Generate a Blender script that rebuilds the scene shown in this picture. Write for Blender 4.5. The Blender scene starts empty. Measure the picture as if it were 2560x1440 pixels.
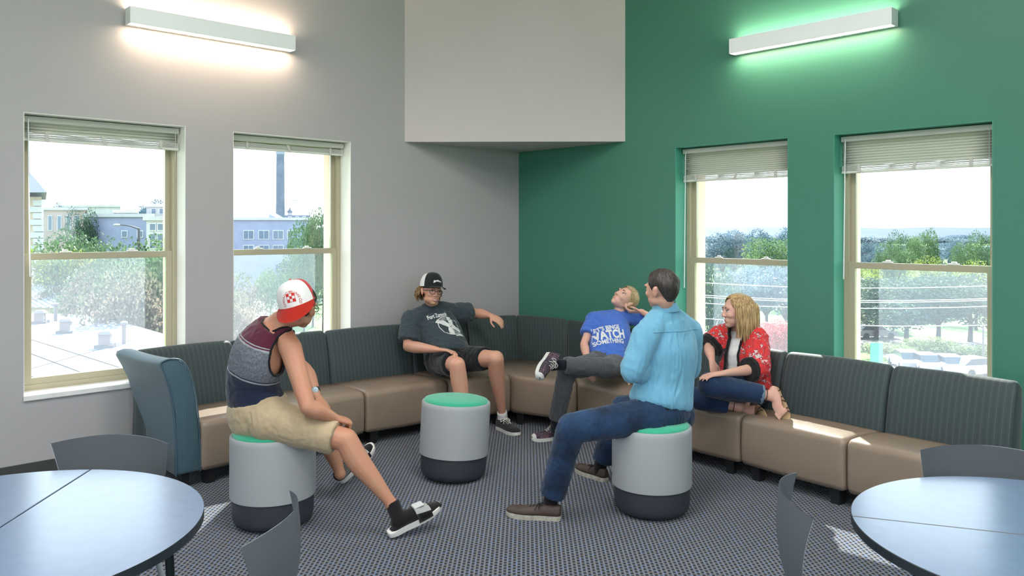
import bpy, bmesh, math, random
import numpy as np
from mathutils import Vector, Matrix, Quaternion, noise
from mathutils.bvhtree import BVHTree
random.seed(7)
S = bpy.context.scene
COL = S.collection
V = Vector
# ---------------------------------------------------------------- camera
F = 1991.0; H = 1.60; HOR = 575.0
cd = bpy.data.cameras.new('camera'); cam = bpy.data.objects.new('camera', cd); COL.objects.link(cam)
cam.location = (0, 0, H); cam.rotation_euler = (math.pi/2, 0, 0)
cd.sensor_width = 36; cd.lens = 28.0; cd.shift_y = (HOR-720)/2560
cd.clip_start = .05; cd.clip_end = 6000
S.camera = cam
# ---------------------------------------------------------------- world, sun, exposure
S.view_settings.view_transform = 'Standard'; S.view_settings.look = 'None'
S.view_settings.gamma = 1.0; S.view_settings.exposure = 0.92
S.view_settings.use_curve_mapping = False
W = bpy.data.worlds.new('world'); S.world = W; W.use_nodes = True
wn = W.node_tree.nodes; wl = W.node_tree.links
bg = wn['Background']
tc = wn.new('ShaderNodeTexCoord'); sx = wn.new('ShaderNodeSeparateXYZ'); rp = wn.new('ShaderNodeValToRGB')
wl.new(tc.outputs['Generated'], sx.inputs[0]); wl.new(sx.outputs['Z'], rp.inputs[0]); wl.new(rp.outputs[0], bg.inputs[0])
cr = rp.color_ramp; cr.elements[0].position = 0.0; cr.elements[0].color = (.90, .95, 1.0, 1)
cr.elements[1].position = .9; cr.elements[1].color = (.50, .72, 1.0, 1)
e = cr.elements.new(.25); e.color = (.86, .92, 1.0, 1)
bg.inputs[1].default_value = 2.3
SUN_DIR = V((-.014, -1.256, -1.0)).normalized()      # direction the light travels
sd = bpy.data.lights.new('sun', 'SUN'); sun = bpy.data.objects.new('sun', sd); COL.objects.link(sun)
sd.energy = 22; sd.angle = .009; sd.color = (1, .95, .87)
sun.rotation_euler = SUN_DIR.to_track_quat('-Z', 'Y').to_euler(); sun.location = (0, 16, 12)

# ---------------------------------------------------------------- helpers
def P(px, py, d): return V(((px-1280)/F*d, d, H-(py-HOR)/F*d))
def PZ(px, py, z):
    d = (H-z)*F/(py-HOR); return V(((px-1280)/F*d, d, z))
DC = 7.9
CN = V((17/F*DC, DC, 0))
U = V((-2120, -1991, 0)).normalized()      # along the left wall, away from the corner
R = V((1870, -1991, 0)).normalized()       # along the right wall, away from the corner
NL = V((U.y, -U.x, 0)); NL = NL if NL.y > 0 else -NL     # outward normals
NR = V((-R.y, R.x, 0)); NR = NR if NR.y > 0 else -NR
def wall_s(px, side):                       # distance from the corner of the wall point seen at column px
    r = (px-1280)/F; d = U if side == 'L' else R
    return (r*CN.y-CN.x)/(d.x-r*d.y)
def wall_z(px, py, side):
    d = U if side == 'L' else R; p = CN+d*wall_s(px, side)
    return H-(py-HOR)/F*p.y
def WP(side, s, z, out=0):                  # wall point: s along, z up, out = metres beyond the inner face
    d, n = (U, NL) if side == 'L' else (R, NR)
    p = CN+d*s+n*out; return V((p.x, p.y, z))

MATS = {}
def node_mat(name):
    m = bpy.data.materials.new(name); m.use_nodes = True
    nt = m.node_tree; b = nt.nodes['Principled BSDF']
    return m, nt, b
def mat(name, col, rough=.6, metal=0, spec=.5, bump=None, var=None, sheen=0, emit=None, coat=0):
    if name in MATS: return MATS[name]
    m, nt, b = node_mat(name)
    c = tuple(col)+(1,)
    b.inputs['Base Color'].default_value = c; b.inputs['Roughness'].default_value = rough
    b.inputs['Metallic'].default_value = metal; b.inputs['Specular IOR Level'].default_value = spec
    if sheen: b.inputs['Sheen Weight'].default_value = sheen
    if coat: b.inputs['Coat Weight'].default_value = coat
    N, L = nt.nodes, nt.links
    if bump or var:
        t = N.new('ShaderNodeTexCoord')
    if var:      # (scale, amount)
        n = N.new('ShaderNodeTexNoise'); n.inputs['Scale'].default_value = var[0]; n.inputs['Detail'].default_value = 6
        L.new(t.outputs['Object'], n.inputs['Vector'])
        r = N.new('ShaderNodeValToRGB'); a = var[1]
        r.color_ramp.elements[0].position = .3; r.color_ramp.elements[1].position = .7
        r.color_ramp.elements[0].color = tuple(x*(1-a) for x in col)+(1,)
        r.color_ramp.elements[1].color = tuple(min(1, x*(1+a)) for x in col)+(1,)
        L.new(n.outputs['Fac'], r.inputs[0]); L.new(r.outputs[0], b.inputs['Base Color'])
    if bump:     # (scale, strength, distance[, stretch])
        n = N.new('ShaderNodeTexNoise'); n.inputs['Scale'].default_value = bump[0]; n.inputs['Detail'].default_value = 4
        if len(bump) > 3:
            mp = N.new('ShaderNodeMapping'); mp.inputs['Scale'].default_value = bump[3]
            L.new(t.outputs['Object'], mp.inputs[0]); L.new(mp.outputs[0], n.inputs['Vector'])
        else: L.new(t.outputs['Object'], n.inputs['Vector'])
        bn = N.new('ShaderNodeBump'); bn.inputs['Strength'].default_value = bump[1]; bn.inputs['Distance'].default_value = bump[2]
        L.new(n.outputs['Fac'], bn.inputs['Height']); L.new(bn.outputs[0], b.inputs['Normal'])
    if emit:
        b.inputs['Emission Color'].default_value = tuple(emit[0])+(1,); b.inputs['Emission Strength'].default_value = emit[1]
    MATS[name] = m; return m

def tag(o, label=None, cat=None, group=None, kind=None):
    if label: o['label'] = label
    if cat: o['category'] = cat
    if group: o['group'] = group
    if kind: o['kind'] = kind
    return o
def empty(name, loc, label, cat, group=None, rotz=0):
    o = bpy.data.objects.new(name, None); COL.objects.link(o)
    o.location = loc; o.rotation_euler = (0, 0, rotz); o.empty_display_size = .1
    return tag(o, label, cat, group)
WORLD_INV = {}
def link(name, me, mats, parent=None, smooth=True, kind=None, label=None, local=False):
    """link a mesh; vertices are world coordinates unless local=True"""
    o = bpy.data.objects.new(name, me); COL.objects.link(o)
    for m in (mats if isinstance(mats, (list, tuple)) else [mats]): me.materials.append(m)
    if smooth:
        for p in me.polygons: p.use_smooth = True
    if parent is not None:
        o.parent = parent
        if not local:
            M = Matrix.Identity(4); q = parent; chain = []
            while q is not None: chain.append(q); q = q.parent
            for q in reversed(chain): M = M @ q.matrix_basis
            me.transform(M.inverted())
    if kind: o['kind'] = kind
    if label: o['label'] = label
    return o
def bm_obj(name, bm, mats, parent=None, smooth=False, **k):
    bmesh.ops.recalc_face_normals(bm, faces=bm.faces[:])
    me = bpy.data.meshes.new(name); bm.to_mesh(me); bm.free()
    return link(name, me, mats, parent, smooth, **k)
def smooth_angle(o, deg=35):
    me = o.data
    for p in me.polygons: p.use_smooth = True
    try: me.set_sharp_from_angle(angle=math.radians(deg))
    except Exception: pass
    return o
def add_box(bm, p0, ax, ay, az, mi=0):
    """box from corner p0 with edge vectors"""
    c = [p0+ax*i+ay*j+az*k for k in (0, 1) for j in (0, 1) for i in (0, 1)]
    v = [bm.verts.new(q) for q in c]
    for f in ((0,2,3,1),(4,5,7,6),(0,1,5,4),(2,6,7,3),(0,4,6,2),(1,3,7,5)):
        fc = bm.faces.new([v[i] for i in f]); fc.material_index = mi
    return v
def wbox(bm, side, s0, s1, z0, z1, o0, o1, mi=0):
    d, n = (U, NL) if side == 'L' else (R, NR)
    add_box(bm, WP(side, s0, z0, o0), d*(s1-s0), n*(o1-o0), V((0, 0, z1-z0)), mi)
def cbox(bm, c, sx_, sy_, sz_, rot=0, mi=0):
    q = Matrix.Rotation(rot, 3, 'Z'); ax = q@V((sx_, 0, 0)); ay = q@V((0, sy_, 0)); az = V((0, 0, sz_))
    return add_box(bm, V(c)-ax/2-ay/2-az/2, ax, ay, az, mi)
def bevel(bm, w, seg=2):
    bmesh.ops.bevel(bm, geom=bm.edges[:], offset=w, segments=seg, affect='EDGES', profile=.5, clamp_overlap=True)
def catmull(pts, n):
    """pts: list of tuples/Vectors of any dimension; returns n samples per span"""
    A = [np.array(p, float) for p in pts]; out = []
    if len(A) < 3: 
        return [tuple(A[0]+(A[1]-A[0])*k/n) for k in range(n+1)]
    for i in range(len(A)-1):
        p0 = A[i-1] if i > 0 else 2*A[0]-A[1]; p1 = A[i]; p2 = A[i+1]; p3 = A[i+2] if i+2 < len(A) else 2*A[-1]-A[-2]
        for k in range(n):
            t = k/n
            out.append(.5*((2*p1)+(-p0+p2)*t+(2*p0-5*p1+4*p2-p3)*t*t+(-p0+3*p1-3*p2+p3)*t**3))
    out.append(A[-1]); return [tuple(x) for x in out]
def tube(bm, pts, rad, side=None, seg=14, n=4, caps='round', mi=0, smoothpath=True):
    """closed loft of ellipses. rad: list of r or (r_side, r_other); side: vector hint of the first radius axis"""
    rr = [(r, r) if not isinstance(r, (tuple, list)) else r for r in rad]
    raw = [tuple(p)+tuple(r) for p, r in zip(pts, rr)]
    sm = catmull(raw, n) if (smoothpath and len(raw) > 1) else raw
    C_ = [V(s[:3]) for s in sm]; Q = [(max(s[3], 1e-4), max(s[4], 1e-4)) for s in sm]
    T = []
    for i in range(len(C_)):
        a = C_[max(i-1, 0)]; b = C_[min(i+1, len(C_)-1)]; t = (b-a); T.append(t.normalized() if t.length > 1e-9 else V((0, 0, 1)))
    s = V(side) if side is not None else (V((1, 0, 0)) if abs(T[0].x) < .9 else V((0, 1, 0)))
    rings = []
    seq = []
    if caps == 'round':
        r0 = sum(Q[0])/2; r1 = sum(Q[-1])/2
        for k in (3, 2, 1):
            a = k*math.pi/8; seq.append((C_[0]-T[0]*r0*math.sin(a), (Q[0][0]*math.cos(a), Q[0][1]*math.cos(a)), T[0]))
    for c, q, t in zip(C_, Q, T): seq.append((c, q, t))
    if caps == 'round':
        for k in (1, 2, 3):
            a = k*math.pi/8; seq.append((C_[-1]+T[-1]*r1*math.sin(a), (Q[-1][0]*math.cos(a), Q[-1][1]*math.cos(a)), T[-1]))
    for c, q, t in seq:
        x = s-t*s.dot(t)
        if x.length < 1e-6: x = t.orthogonal()
        x.normalize(); y = t.cross(x); s = x if side is None else s
        rings.append([bm.verts.new(c+x*q[0]*math.cos(2*math.pi*k/seg)+y*q[1]*math.sin(2*math.pi*k/seg)) for k in range(seg)])
    for a, b in zip(rings, rings[1:]):
        for k in range(seg):
            f = bm.faces.new((a[k], a[(k+1) % seg], b[(k+1) % seg], b[k])); f.material_index = mi
    f = bm.faces.new(rings[0][::-1]); f.material_index = mi
    f = bm.faces.new(rings[-1]); f.material_index = mi
    return rings
def ell(bm, c, r, frame=None, seg=16, rings=10, mi=0):
    """ellipsoid; frame = 3x3 matrix whose columns are the axes"""
    M = frame if frame is not None else Matrix.Identity(3)
    R_ = []
    for i in range(1, rings):
        a = math.pi*i/rings
        R_.append([bm.verts.new(V(c)+M@V((r[0]*math.sin(a)*math.cos(2*math.pi*k/seg), r[1]*math.sin(a)*math.sin(2*math.pi*k/seg), r[2]*math.cos(a)))) for k in range(seg)])
    t = bm.verts.new(V(c)+M@V((0, 0, r[2]))); b = bm.verts.new(V(c)+M@V((0, 0, -r[2])))
    for a, q in zip(R_, R_[1:]):
        for k in range(seg): bm.faces.new((a[k], q[k], q[(k+1) % seg], a[(k+1) % seg])).material_index = mi
    for k in range(seg):
        bm.faces.new((t, R_[0][k], R_[0][(k+1) % seg])).material_index = mi
        bm.faces.new((b, R_[-1][(k+1) % seg], R_[-1][k])).material_index = mi
def lathe(bm, prof, c=(0, 0, 0), seg=48, mi=0, cap=True, M=None):
    rings = []
    for r, z in prof:
        rings.append([bm.verts.new((M@V((r*math.cos(2*math.pi*k/seg), r*math.sin(2*math.pi*k/seg), z)) if M else V((r*math.cos(2*math.pi*k/seg), r*math.sin(2*math.pi*k/seg), z)))+V(c)) for k in range(seg)])
    for a, b in zip(rings, rings[1:]):
        for k in range(seg): bm.faces.new((a[k], a[(k+1) % seg], b[(k+1) % seg], b[k])).material_index = mi
    if cap:
        bm.faces.new(rings[0][::-1]).material_index = mi; bm.faces.new(rings[-1]).material_index = mi
    return rings
def copy_tree(o, parent=None):
    c = o.copy(); COL.objects.link(c)
    if parent is not None: c.parent = parent
    for ch in [x for x in COL.objects if x.parent == o]: copy_tree(ch, c)
    return c

# ---------------------------------------------------------------- materials of the room
def wall_paint(name, col, rough=.75):
    return mat(name, col, rough, spec=.3, bump=(260, .12, .002), var=(1.3, .025))
M_GREY = wall_paint('grey_wall_paint', (.425, .412, .420), .55)
M_GREEN = wall_paint('green_wall_paint', (.060, .215, .155), .40)
M_CEIL = wall_paint('ceiling_paint', (.72, .72, .70))
M_WHITE = mat('white_paint', (.80, .80, .77), .4)
M_FRAME = mat('almond_vinyl', (.42, .38, .27), .35)
M_SILL = mat('marble_sill', (.82, .82, .80), .25, var=(9, .06))
M_BRICK = mat('pink_masonry', (.74, .52, .44), .9, bump=(60, .4, .004), var=(30, .06))
M_BASE = mat('baseboard_vinyl', (.055, .057, .055), .45)

def carpet():
    m, nt, b = node_mat('woven_carpet'); N, L = nt.nodes, nt.links
    t = N.new('ShaderNodeTexCoord'); mp = N.new('ShaderNodeMapping')
    L.new(t.outputs['Object'], mp.inputs[0]); mp.inputs['Rotation'].default_value = (0, 0, math.radians(91))
    br = N.new('ShaderNodeTexBrick'); br.offset = .5; br.inputs['Scale'].default_value = 1
    br.inputs['Brick Width'].default_value = .031; br.inputs['Row Height'].default_value = .022
    br.inputs['Mortar Size'].default_value = .0068; br.inputs['Mortar Smooth'].default_value = .6
    L.new(mp.outputs[0], br.inputs['Vector'])
    n = N.new('ShaderNodeTexNoise'); n.inputs['Scale'].default_value = 55; n.inputs['Detail'].default_value = 3
    L.new(mp.outputs[0], n.inputs['Vector'])
    r = N.new('ShaderNodeValToRGB'); e = r.color_ramp.elements
    e[0].position = .36; e[0].color = (.18, .165, .15, 1); e[1].position = .62; e[1].color = (.15, .21, .36, 1)
    q = r.color_ramp.elements.new(.5); q.color = (.17, .18, .215, 1)
    L.new(n.outputs['Fac'], r.inputs[0])
    mx = N.new('ShaderNodeMix'); mx.data_type = 'RGBA'
    mx.inputs[6].default_value = (.012, .014, .021, 1)
    L.new(br.outputs['Fac'], mx.inputs[0]); 
    # bricks = dark loops, mortar = lighter weave
    L.new(r.outputs[0], mx.inputs[7])
    n2 = N.new('ShaderNodeTexNoise'); n2.inputs['Scale'].default_value = 1.1; L.new(t.outputs['Object'], n2.inputs['Vector'])
    L.new(mx.outputs[2], b.inputs['Base Color']); b.inputs['Roughness'].default_value = .95; b.inputs['Specular IOR Level'].default_value = .15
    b.inputs['Sheen Weight'].default_value = .15
    bn = N.new('ShaderNodeBump'); bn.inputs['Strength'].default_value = .8; bn.inputs['Distance'].default_value = .006
    L.new(br.outputs['Fac'], bn.inputs['Height']); L.new(bn.outputs[0], b.inputs['Normal'])
    return m

# ---------------------------------------------------------------- windows in wall coordinates
SILL_Z = wall_z(61, 1005, 'L')
WIN = []
for side, xa, ya, xb, yb in (('L', 59, 279, 464, 316), ('L', 583, 327, 877, 356), ('R', 1688, 368, 1970, 344), ('R', 2084, 335, 2482, 301.5)):
    sa, sb = wall_s(xa, side), wall_s(xb, side)
    z1 = (wall_z(xa, ya, side)+wall_z(xb, yb, side))/2
    WIN.append([side, min(sa, sb), max(sa, sb), SILL_Z, z1])
print('WINDOWS', [[w[0]]+[round(x, 3) for x in w[1:]] for w in WIN])
CEIL = 4.3
LEN = {'L': 10.0, 'R': 10.0}
def build_wall(name, side, z_top, o0, o1, material, ext=0.0):
    bm = bmesh.new(); ws = [w for w in WIN if w[0] == side]; ws.sort(key=lambda w: w[1])
    zb, zt = ws[0][3], max(w[4] for w in ws)
    wbox(bm, side, -ext, LEN[side], -.3, zb, o0, o1)
    cur = -ext
    for w in ws:
        wbox(bm, side, cur, w[1], zb, z_top, o0, o1); wbox(bm, side, w[1], w[2], w[4], z_top, o0, o1); cur = w[2]
    wbox(bm, side, cur, LEN[side], zb, z_top, o0, o1)
    return bm_obj(name, bm, material, kind='structure')
build_wall('wall_left', 'L', CEIL, 0, .24, M_GREY, 0)
build_wall('wall_right', 'R', CEIL, 0, .24, M_GREEN, 0)
build_wall('wall_left_outer', 'L', CEIL+.4, .24, .44, M_BRICK, .24)
build_wall('wall_right_outer', 'R', CEIL+.4, .24, .44, M_BRICK, .24)
# the rest of the room: two walls behind the camera, floor and ceiling
pL, pR = CN+U*10, CN+R*10; pB = CN+U*10+R*10
def plan_slab(name, pts, z0, z1, m):
    bm = bmesh.new(); lo = [bm.verts.new((p.x, p.y, z0)) for p in pts]; hi = [bm.verts.new((p.x, p.y, z1)) for p in pts]
    bm.faces.new(lo[::-1]); bm.faces.new(hi)
    for i in range(len(pts)): j = (i+1) % len(pts); bm.faces.new((lo[i], lo[j], hi[j], hi[i]))
    return bm_obj(name, bm, m, kind='structure')
plan_slab('floor', [CN, pL, pB, pR], -.3, 0, carpet())
plan_slab('ceiling', [CN, pL, pB, pR], CEIL, CEIL+.3, M_CEIL)
def glass_mat():
    m = bpy.data.materials.new('window_glass'); m.use_nodes = True; nt = m.node_tree; N, L = nt.nodes, nt.links
    N.remove(N['Principled BSDF']); o = N['Material Output']
    t = N.new('ShaderNodeBsdfTransparent'); t.inputs[0].default_value = (.93, .97, .97, 1)
    g = N.new('ShaderNodeBsdfGlossy'); g.inputs['Roughness'].default_value = .02; g.inputs[0].default_value = (.9, .95, 1, 1)
    fr = N.new('ShaderNodeFresnel'); fr.inputs[0].default_value = 1.4
    ml = N.new('ShaderNodeMath'); ml.operation = 'MULTIPLY'; ml.inputs[1].default_value = .7; L.new(fr.outputs[0], ml.inputs[0])
    x = N.new('ShaderNodeMixShader'); L.new(ml.outputs[0], x.inputs[0]); L.new(t.outputs[0], x.inputs[1]); L.new(g.outputs[0], x.inputs[2])
    L.new(x.outputs[0], o.inputs[0]); return m
WN = [0]
for nm, a, b, n in (('wall_rear_left', pL, pB, U), ('wall_rear_right', pR, pB, R)):
    bm = bmesh.new(); d_ = b-a; zz_ = V((0, 0, 1)); B0 = V((a.x, a.y, 0))           # unseen windows added behind the viewer as soft front fill
    add_box(bm, B0, d_, n*.2, zz_*.9); add_box(bm, B0+zz_*3.1, d_, n*.2, zz_*(CEIL-3.1))
    for t0, t1 in ((0, .12), (.46, .54), (.88, 1)): add_box(bm, B0+d_*t0+zz_*.9, d_*(t1-t0), n*.2, zz_*2.2)
    for t0, t1 in ((.12, .46), (.54, .88)):
        w_ = bmesh.new(); c0 = B0+d_*t0+n*.08+zz_*.9; c1 = d_*(t1-t0); e_ = d_.normalized()
        for q0, q1, q2 in ((c0, c1, zz_*.06), (c0+zz_*2.14, c1, zz_*.06), (c0, e_*.06, zz_*2.2), (c0+c1-e_*.06, e_*.06, zz_*2.2), (c0+c1*.5, e_*.05, zz_*2.2)): add_box(w_, q0, q1, n*.06, q2)
        wo = bm_obj('window_%d' % (5+WN[0]), w_, M_FRAME, kind='structure'); WN[0] += 1
        w_ = bmesh.new(); add_box(w_, c0+n*.03, c1, n*.004, zz_*2.2); bm_obj('pane', w_, glass_mat(), wo)
    bm_obj(nm, bm, wall_paint('rear_wall_paint', (.62, .61, .58)), kind='structure')
# corner bulkhead hanging from the ceiling
s1, s2 = wall_s(1012, 'L'), wall_s(1563, 'R'); zb = (wall_z(1012, 352, 'L')+wall_z(1563, 357.5, 'R')+wall_z(1297, 380, 'L'))/3
plan_slab('wall_bulkhead', [CN-NL*0-U*0, CN+U*s1, CN+R*s2], zb, CEIL, wall_paint('bulkhead_paint', (.55, .515, .52)))
for nm, side in (('baseboard_left', 'L'), ('baseboard_right', 'R')):
    bm = bmesh.new(); wbox(bm, side, .012, 9.98, 0, .14, -.012, -.0005); bm_obj(nm, bm, M_BASE, kind='structure')

def veil_mat(name, col, fac, streak=True):
    """insect screen / dusty pane: thin scattering layer"""
    m = bpy.data.materials.new(name); m.use_nodes = True; nt = m.node_tree; N, L = nt.nodes, nt.links
    N.remove(N['Principled BSDF']); o = N['Material Output']
    t = N.new('ShaderNodeBsdfTransparent'); d = N.new('ShaderNodeBsdfDiffuse'); d.inputs[0].default_value = tuple(col)+(1,)
    tr = N.new('ShaderNodeBsdfTranslucent'); tr.inputs[0].default_value = tuple(col)+(1,)
    a = N.new('ShaderNodeAddShader'); L.new(d.outputs[0], a.inputs[0]); L.new(tr.outputs[0], a.inputs[1])
    x = N.new('ShaderNodeMixShader'); x.inputs[0].default_value = fac
    L.new(t.outputs[0], x.inputs[1]); L.new(a.outputs[0], x.inputs[2]); L.new(x.outputs[0], o.inputs[0]); return m
M_GLASS = glass_mat(); M_SCREEN = veil_mat('insect_screen', (.40, .45, .54), .05)
RAIL_Z = {}
for i, (side, s0, s1, z0, z1) in enumerate(WIN):
    RAIL_Z[i] = {'L': (wall_z(66, 644, 'L')+wall_z(838, 636, 'L'))/2, 'R': (wall_z(1735, 655, 'R')+wall_z(2484, 685, 'R'))/2}[side]
    rz = RAIL_Z[i]+.01
    bm = bmesh.new(); fw = .035
    o0, o1 = .155, .235
    for a, b, c, d in ((s0, s0+fw, z0+.04, z1-.0), (s1-fw, s1, z0+.04, z1-.0)): wbox(bm, side, a, b, c, d, o0, o1)
    wbox(bm, side, s0+fw, s1-fw, z1-.03, z1, o0, o1); wbox(bm, side, s0+fw, s1-fw, z0+.04, z0+.075, o0, o1)
    w = bm_obj('window_%d' % (i+1), bm, M_FRAME, kind='structure')
    def sash(nm, a, b, c, d, q0, q1, rw, label=None):
        bm = bmesh.new()
        wbox(bm, side, a, a+rw, c, d, q0, q1); wbox(bm, side, b-rw, b, c, d, q0, q1)
        wbox(bm, side, a+rw, b-rw, c, c+rw, q0, q1); wbox(bm, side, a+rw, b-rw, d-rw, d, q0, q1)
        o = bm_obj(nm, bm, M_FRAME, w)
        bm = bmesh.new(); wbox(bm, side, a+rw, b-rw, c+rw, d-rw, (q0+q1)/2-.003, (q0+q1)/2+.003); bm_obj('pane', bm, M_GLASS, o)
        return o
    sash('upper_sash', s0+fw, s1-fw, rz-.02, z1-.03, .198, .23, .035)
    lo = sash('lower_sash', s0+fw, s1-fw, z0+.075, rz+.025, .162, .195, .042)
    for f in (.3, .72):                                         # two latches on the meeting rail
        sc = s0+(s1-s0)*f; bm = bmesh.new(); wbox(bm, side, sc-.035, sc+.035, rz+.025, rz+.035, .165, .190); wbox(bm, side, sc-.012, sc+.02, rz+.035, rz+.047, .168, .186); bevel(bm, .003, 1)
        bm_obj('sash_lock', bm, M_WHITE, lo)
    bm = bmesh.new(); wbox(bm, side, s0+fw, s1-fw, z0+.075, rz-.02, .2325, .2335); bm_obj('insect_screen', bm, M_SCREEN, w)
    bm = bmesh.new(); wbox(bm, side, s0-.0, s1+.0, z0+.0005, z0+.04, .0, .24); bm_obj('sill_board', bm, M_SILL, w)
    bm = bmesh.new(); wbox(bm, side, s0-.003, s1+.003, z0+.005, z0+.04, -.02, -.0005); bevel(bm, .004, 1); bm_obj('sill_nosing', bm, M_SILL, w)
    if side == 'L':                                             # white plaster return of the opening
        bm = bmesh.new(); t = .004
        wbox(bm, side, s0, s0+t, z0+.04, z1, .001, .154); wbox(bm, side, s1-t, s1, z0+.04, z1, .001, .154); wbox(bm, side, s0+t, s1-t, z1-t, z1, .001, .154)
        bm_obj('window_return', bm, mat('return_white', (.86, .86, .82), .5), w)
    else:
        bm = bmesh.new(); t = .004
        wbox(bm, side, s0, s0+t, z0+.04, z1, .001, .154); wbox(bm, side, s1-t, s1, z0+.04, z1, .001, .154); wbox(bm, side, s0+t, s1-t, z1-t, z1, .001, .154)
        bm_obj('window_return', bm, mat('return_skylit_green', (.065, .33, .24), .5), w)  # same green as the wall, lightened to paint in the sky light

# ---------------------------------------------------------------- blinds
M_SLAT = mat('blind_slat', (.70, .70, .64), .45); M_TAPE = mat('blind_tape', (.55, .55, .50), .8)
def slat_translucent():
    m, nt, b = node_mat('blind_slat_lit'); b.inputs['Base Color'].default_value = (.66, .67, .62, 1); b.inputs['Roughness'].default_value = .4
    N, L = nt.nodes, nt.links; t = N.new('ShaderNodeBsdfTranslucent'); t.inputs[0].default_value = (.7, .7, .6, 1)
    x = N.new('ShaderNodeMixShader'); x.inputs[0].default_value = .12; o = N['Material Output']
    L.new(b.outputs[0], x.inputs[1]); L.new(t.outputs[0], x.inputs[2]); L.new(x.outputs[0], o.inputs[0]); return m
M_SLAT2 = slat_translucent()
BL = [('slatted white blind almost fully raised in the leftmost window', 3, .155), ('slatted white blind fully raised in the window behind the red cap', 0, .10),
      ('partly lowered white blind in the narrower window of the green wall', 11, .27), ('partly lowered white blind in the wide window at the far right', 9, .26)]
for i, (side, s0, s1, z0, z1) in enumerate(WIN):
    label, ns, drop = BL[i]
    a, b = s0+.012, s1-.012; zt = z1-.012
    root = empty('venetian_blind', WP(side, (a+b)/2, zt, .1), label, 'blind', 'window blinds')
    bm = bmesh.new(); wbox(bm, side, a, b, zt-.038, zt, .085, .14); bevel(bm, .004, 1); bm_obj('headrail', bm, M_SLAT, root)
    stack = .055 if ns else .05
    zs = zt-.04; zbot = zt-drop; pitch = (drop-.04-stack)/max(ns, 1)
    d, n = (U, NL) if side == 'L' else (R, NR)
    for k in range(ns):
        zc = zs-pitch*(k+.5); bm = bmesh.new(); m = 6
        tilt = math.radians(60); hw = .0130
        rows = []
        for q in range(5):
            w = (q/4-.5)*2; cx = w*hw; bow = (1-w*w)*.003
            oo = .112+cx*math.cos(tilt)+bow*math.sin(tilt); zz = zc+cx*math.sin(tilt)+bow*math.cos(tilt)
            rows.append([bm.verts.new(WP(side, a+.004+(b-a-.008)*t/m, zz, oo)) for t in range(m+1)])
        for r0, r1 in zip(rows, rows[1:]):
            for t in range(m): bm.faces.new((r0[t], r0[t+1], r1[t+1], r1[t]))
        bmesh.ops.solidify(bm, geom=bm.faces[:], thickness=.0006)
        bm_obj('slat', bm, M_SLAT2, root, smooth=True)
    bm = bmesh.new()                                            # bundle of gathered slats, sagging between the tapes
    for k in range(7):
        zc = zbot+.014+k*(stack-.016)/7
        for t in range(12):
            u0, u1 = t/12, (t+1)/12
            def sg(u): return .006*abs(math.sin(u*math.pi*3))*(k/6)*(1 if k % 2 else .6)
            p0 = WP(side, a+.003+(b-a-.006)*u0, zc+sg(u0), .098+.002*(k % 2)); p1 = WP(side, a+.003+(b-a-.006)*u1, zc+sg(u1), .098+.002*(k % 2))
            v = [bm.verts.new(p) for p in (p0, p1, p1+n*.025, p0+n*.025)]; v2 = [bm.verts.new(x.co+V((0, 0, .0035))) for x in v]
            bm.faces.new(v); bm.faces.new(v2[::-1])
            for x in range(4): bm.faces.new((v[x], v[(x+1) % 4], v2[(x+1) % 4], v2[x]))
    bm_obj('slat_stack', bm, M_SLAT2, root, kind='stuff')
    bm = bmesh.new(); wbox(bm, side, a, b, zbot, zbot+.014, .096, .126); bevel(bm, .003, 1); bm_obj('bottom_rail', bm, M_SLAT, root)
    for f in (.13, .5, .86):
        sc = a+(b-a)*f; bm = bmesh.new(); lean = .0 if f != .5 else .018
        p = WP(side, sc-.011, zbot+.002, .088); pp = WP(side, sc-.011+lean, zbot+stack+.004, .088)
        v = [bm.verts.new(x) for x in (p, p+d*.020, pp+d*.020, pp)]; w2 = [bm.verts.new(x.co+n*.003) for x in v]
        bm.faces.new(v); bm.faces.new(w2[::-1])
        for x in range(4): bm.faces.new((v[x], v[(x+1) % 4], w2[(x+1) % 4], w2[x]))
        bm_obj('ladder_tape', bm, M_TAPE, root)
    if i != 1:
        sw = (b-.03 if side == 'L' else a+.035); bm = bmesh.new(); wl_ = {0: 1.0, 2: 1.12, 3: .98}[i]
        tube(bm, [WP(side, sw, zt-.02, .079), WP(side, sw-.01, zt-.02-wl_, .075)], [.0035, .0045], seg=8, n=1); bm_obj('tilt_wand', bm, mat('clear_wand', (.8, .82, .85), .15), root, smooth=True)
    bm = bmesh.new(); sw = (a+.03 if side == 'L' else b-.03)
    tube(bm, [WP(side, sw, zt-.02, .08), WP(side, sw, zt-drop-.08, .08)], [.0015, .0015], seg=6, n=1); bm_obj('pull_cord', bm, M_SLAT, root, smooth=True)

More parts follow.
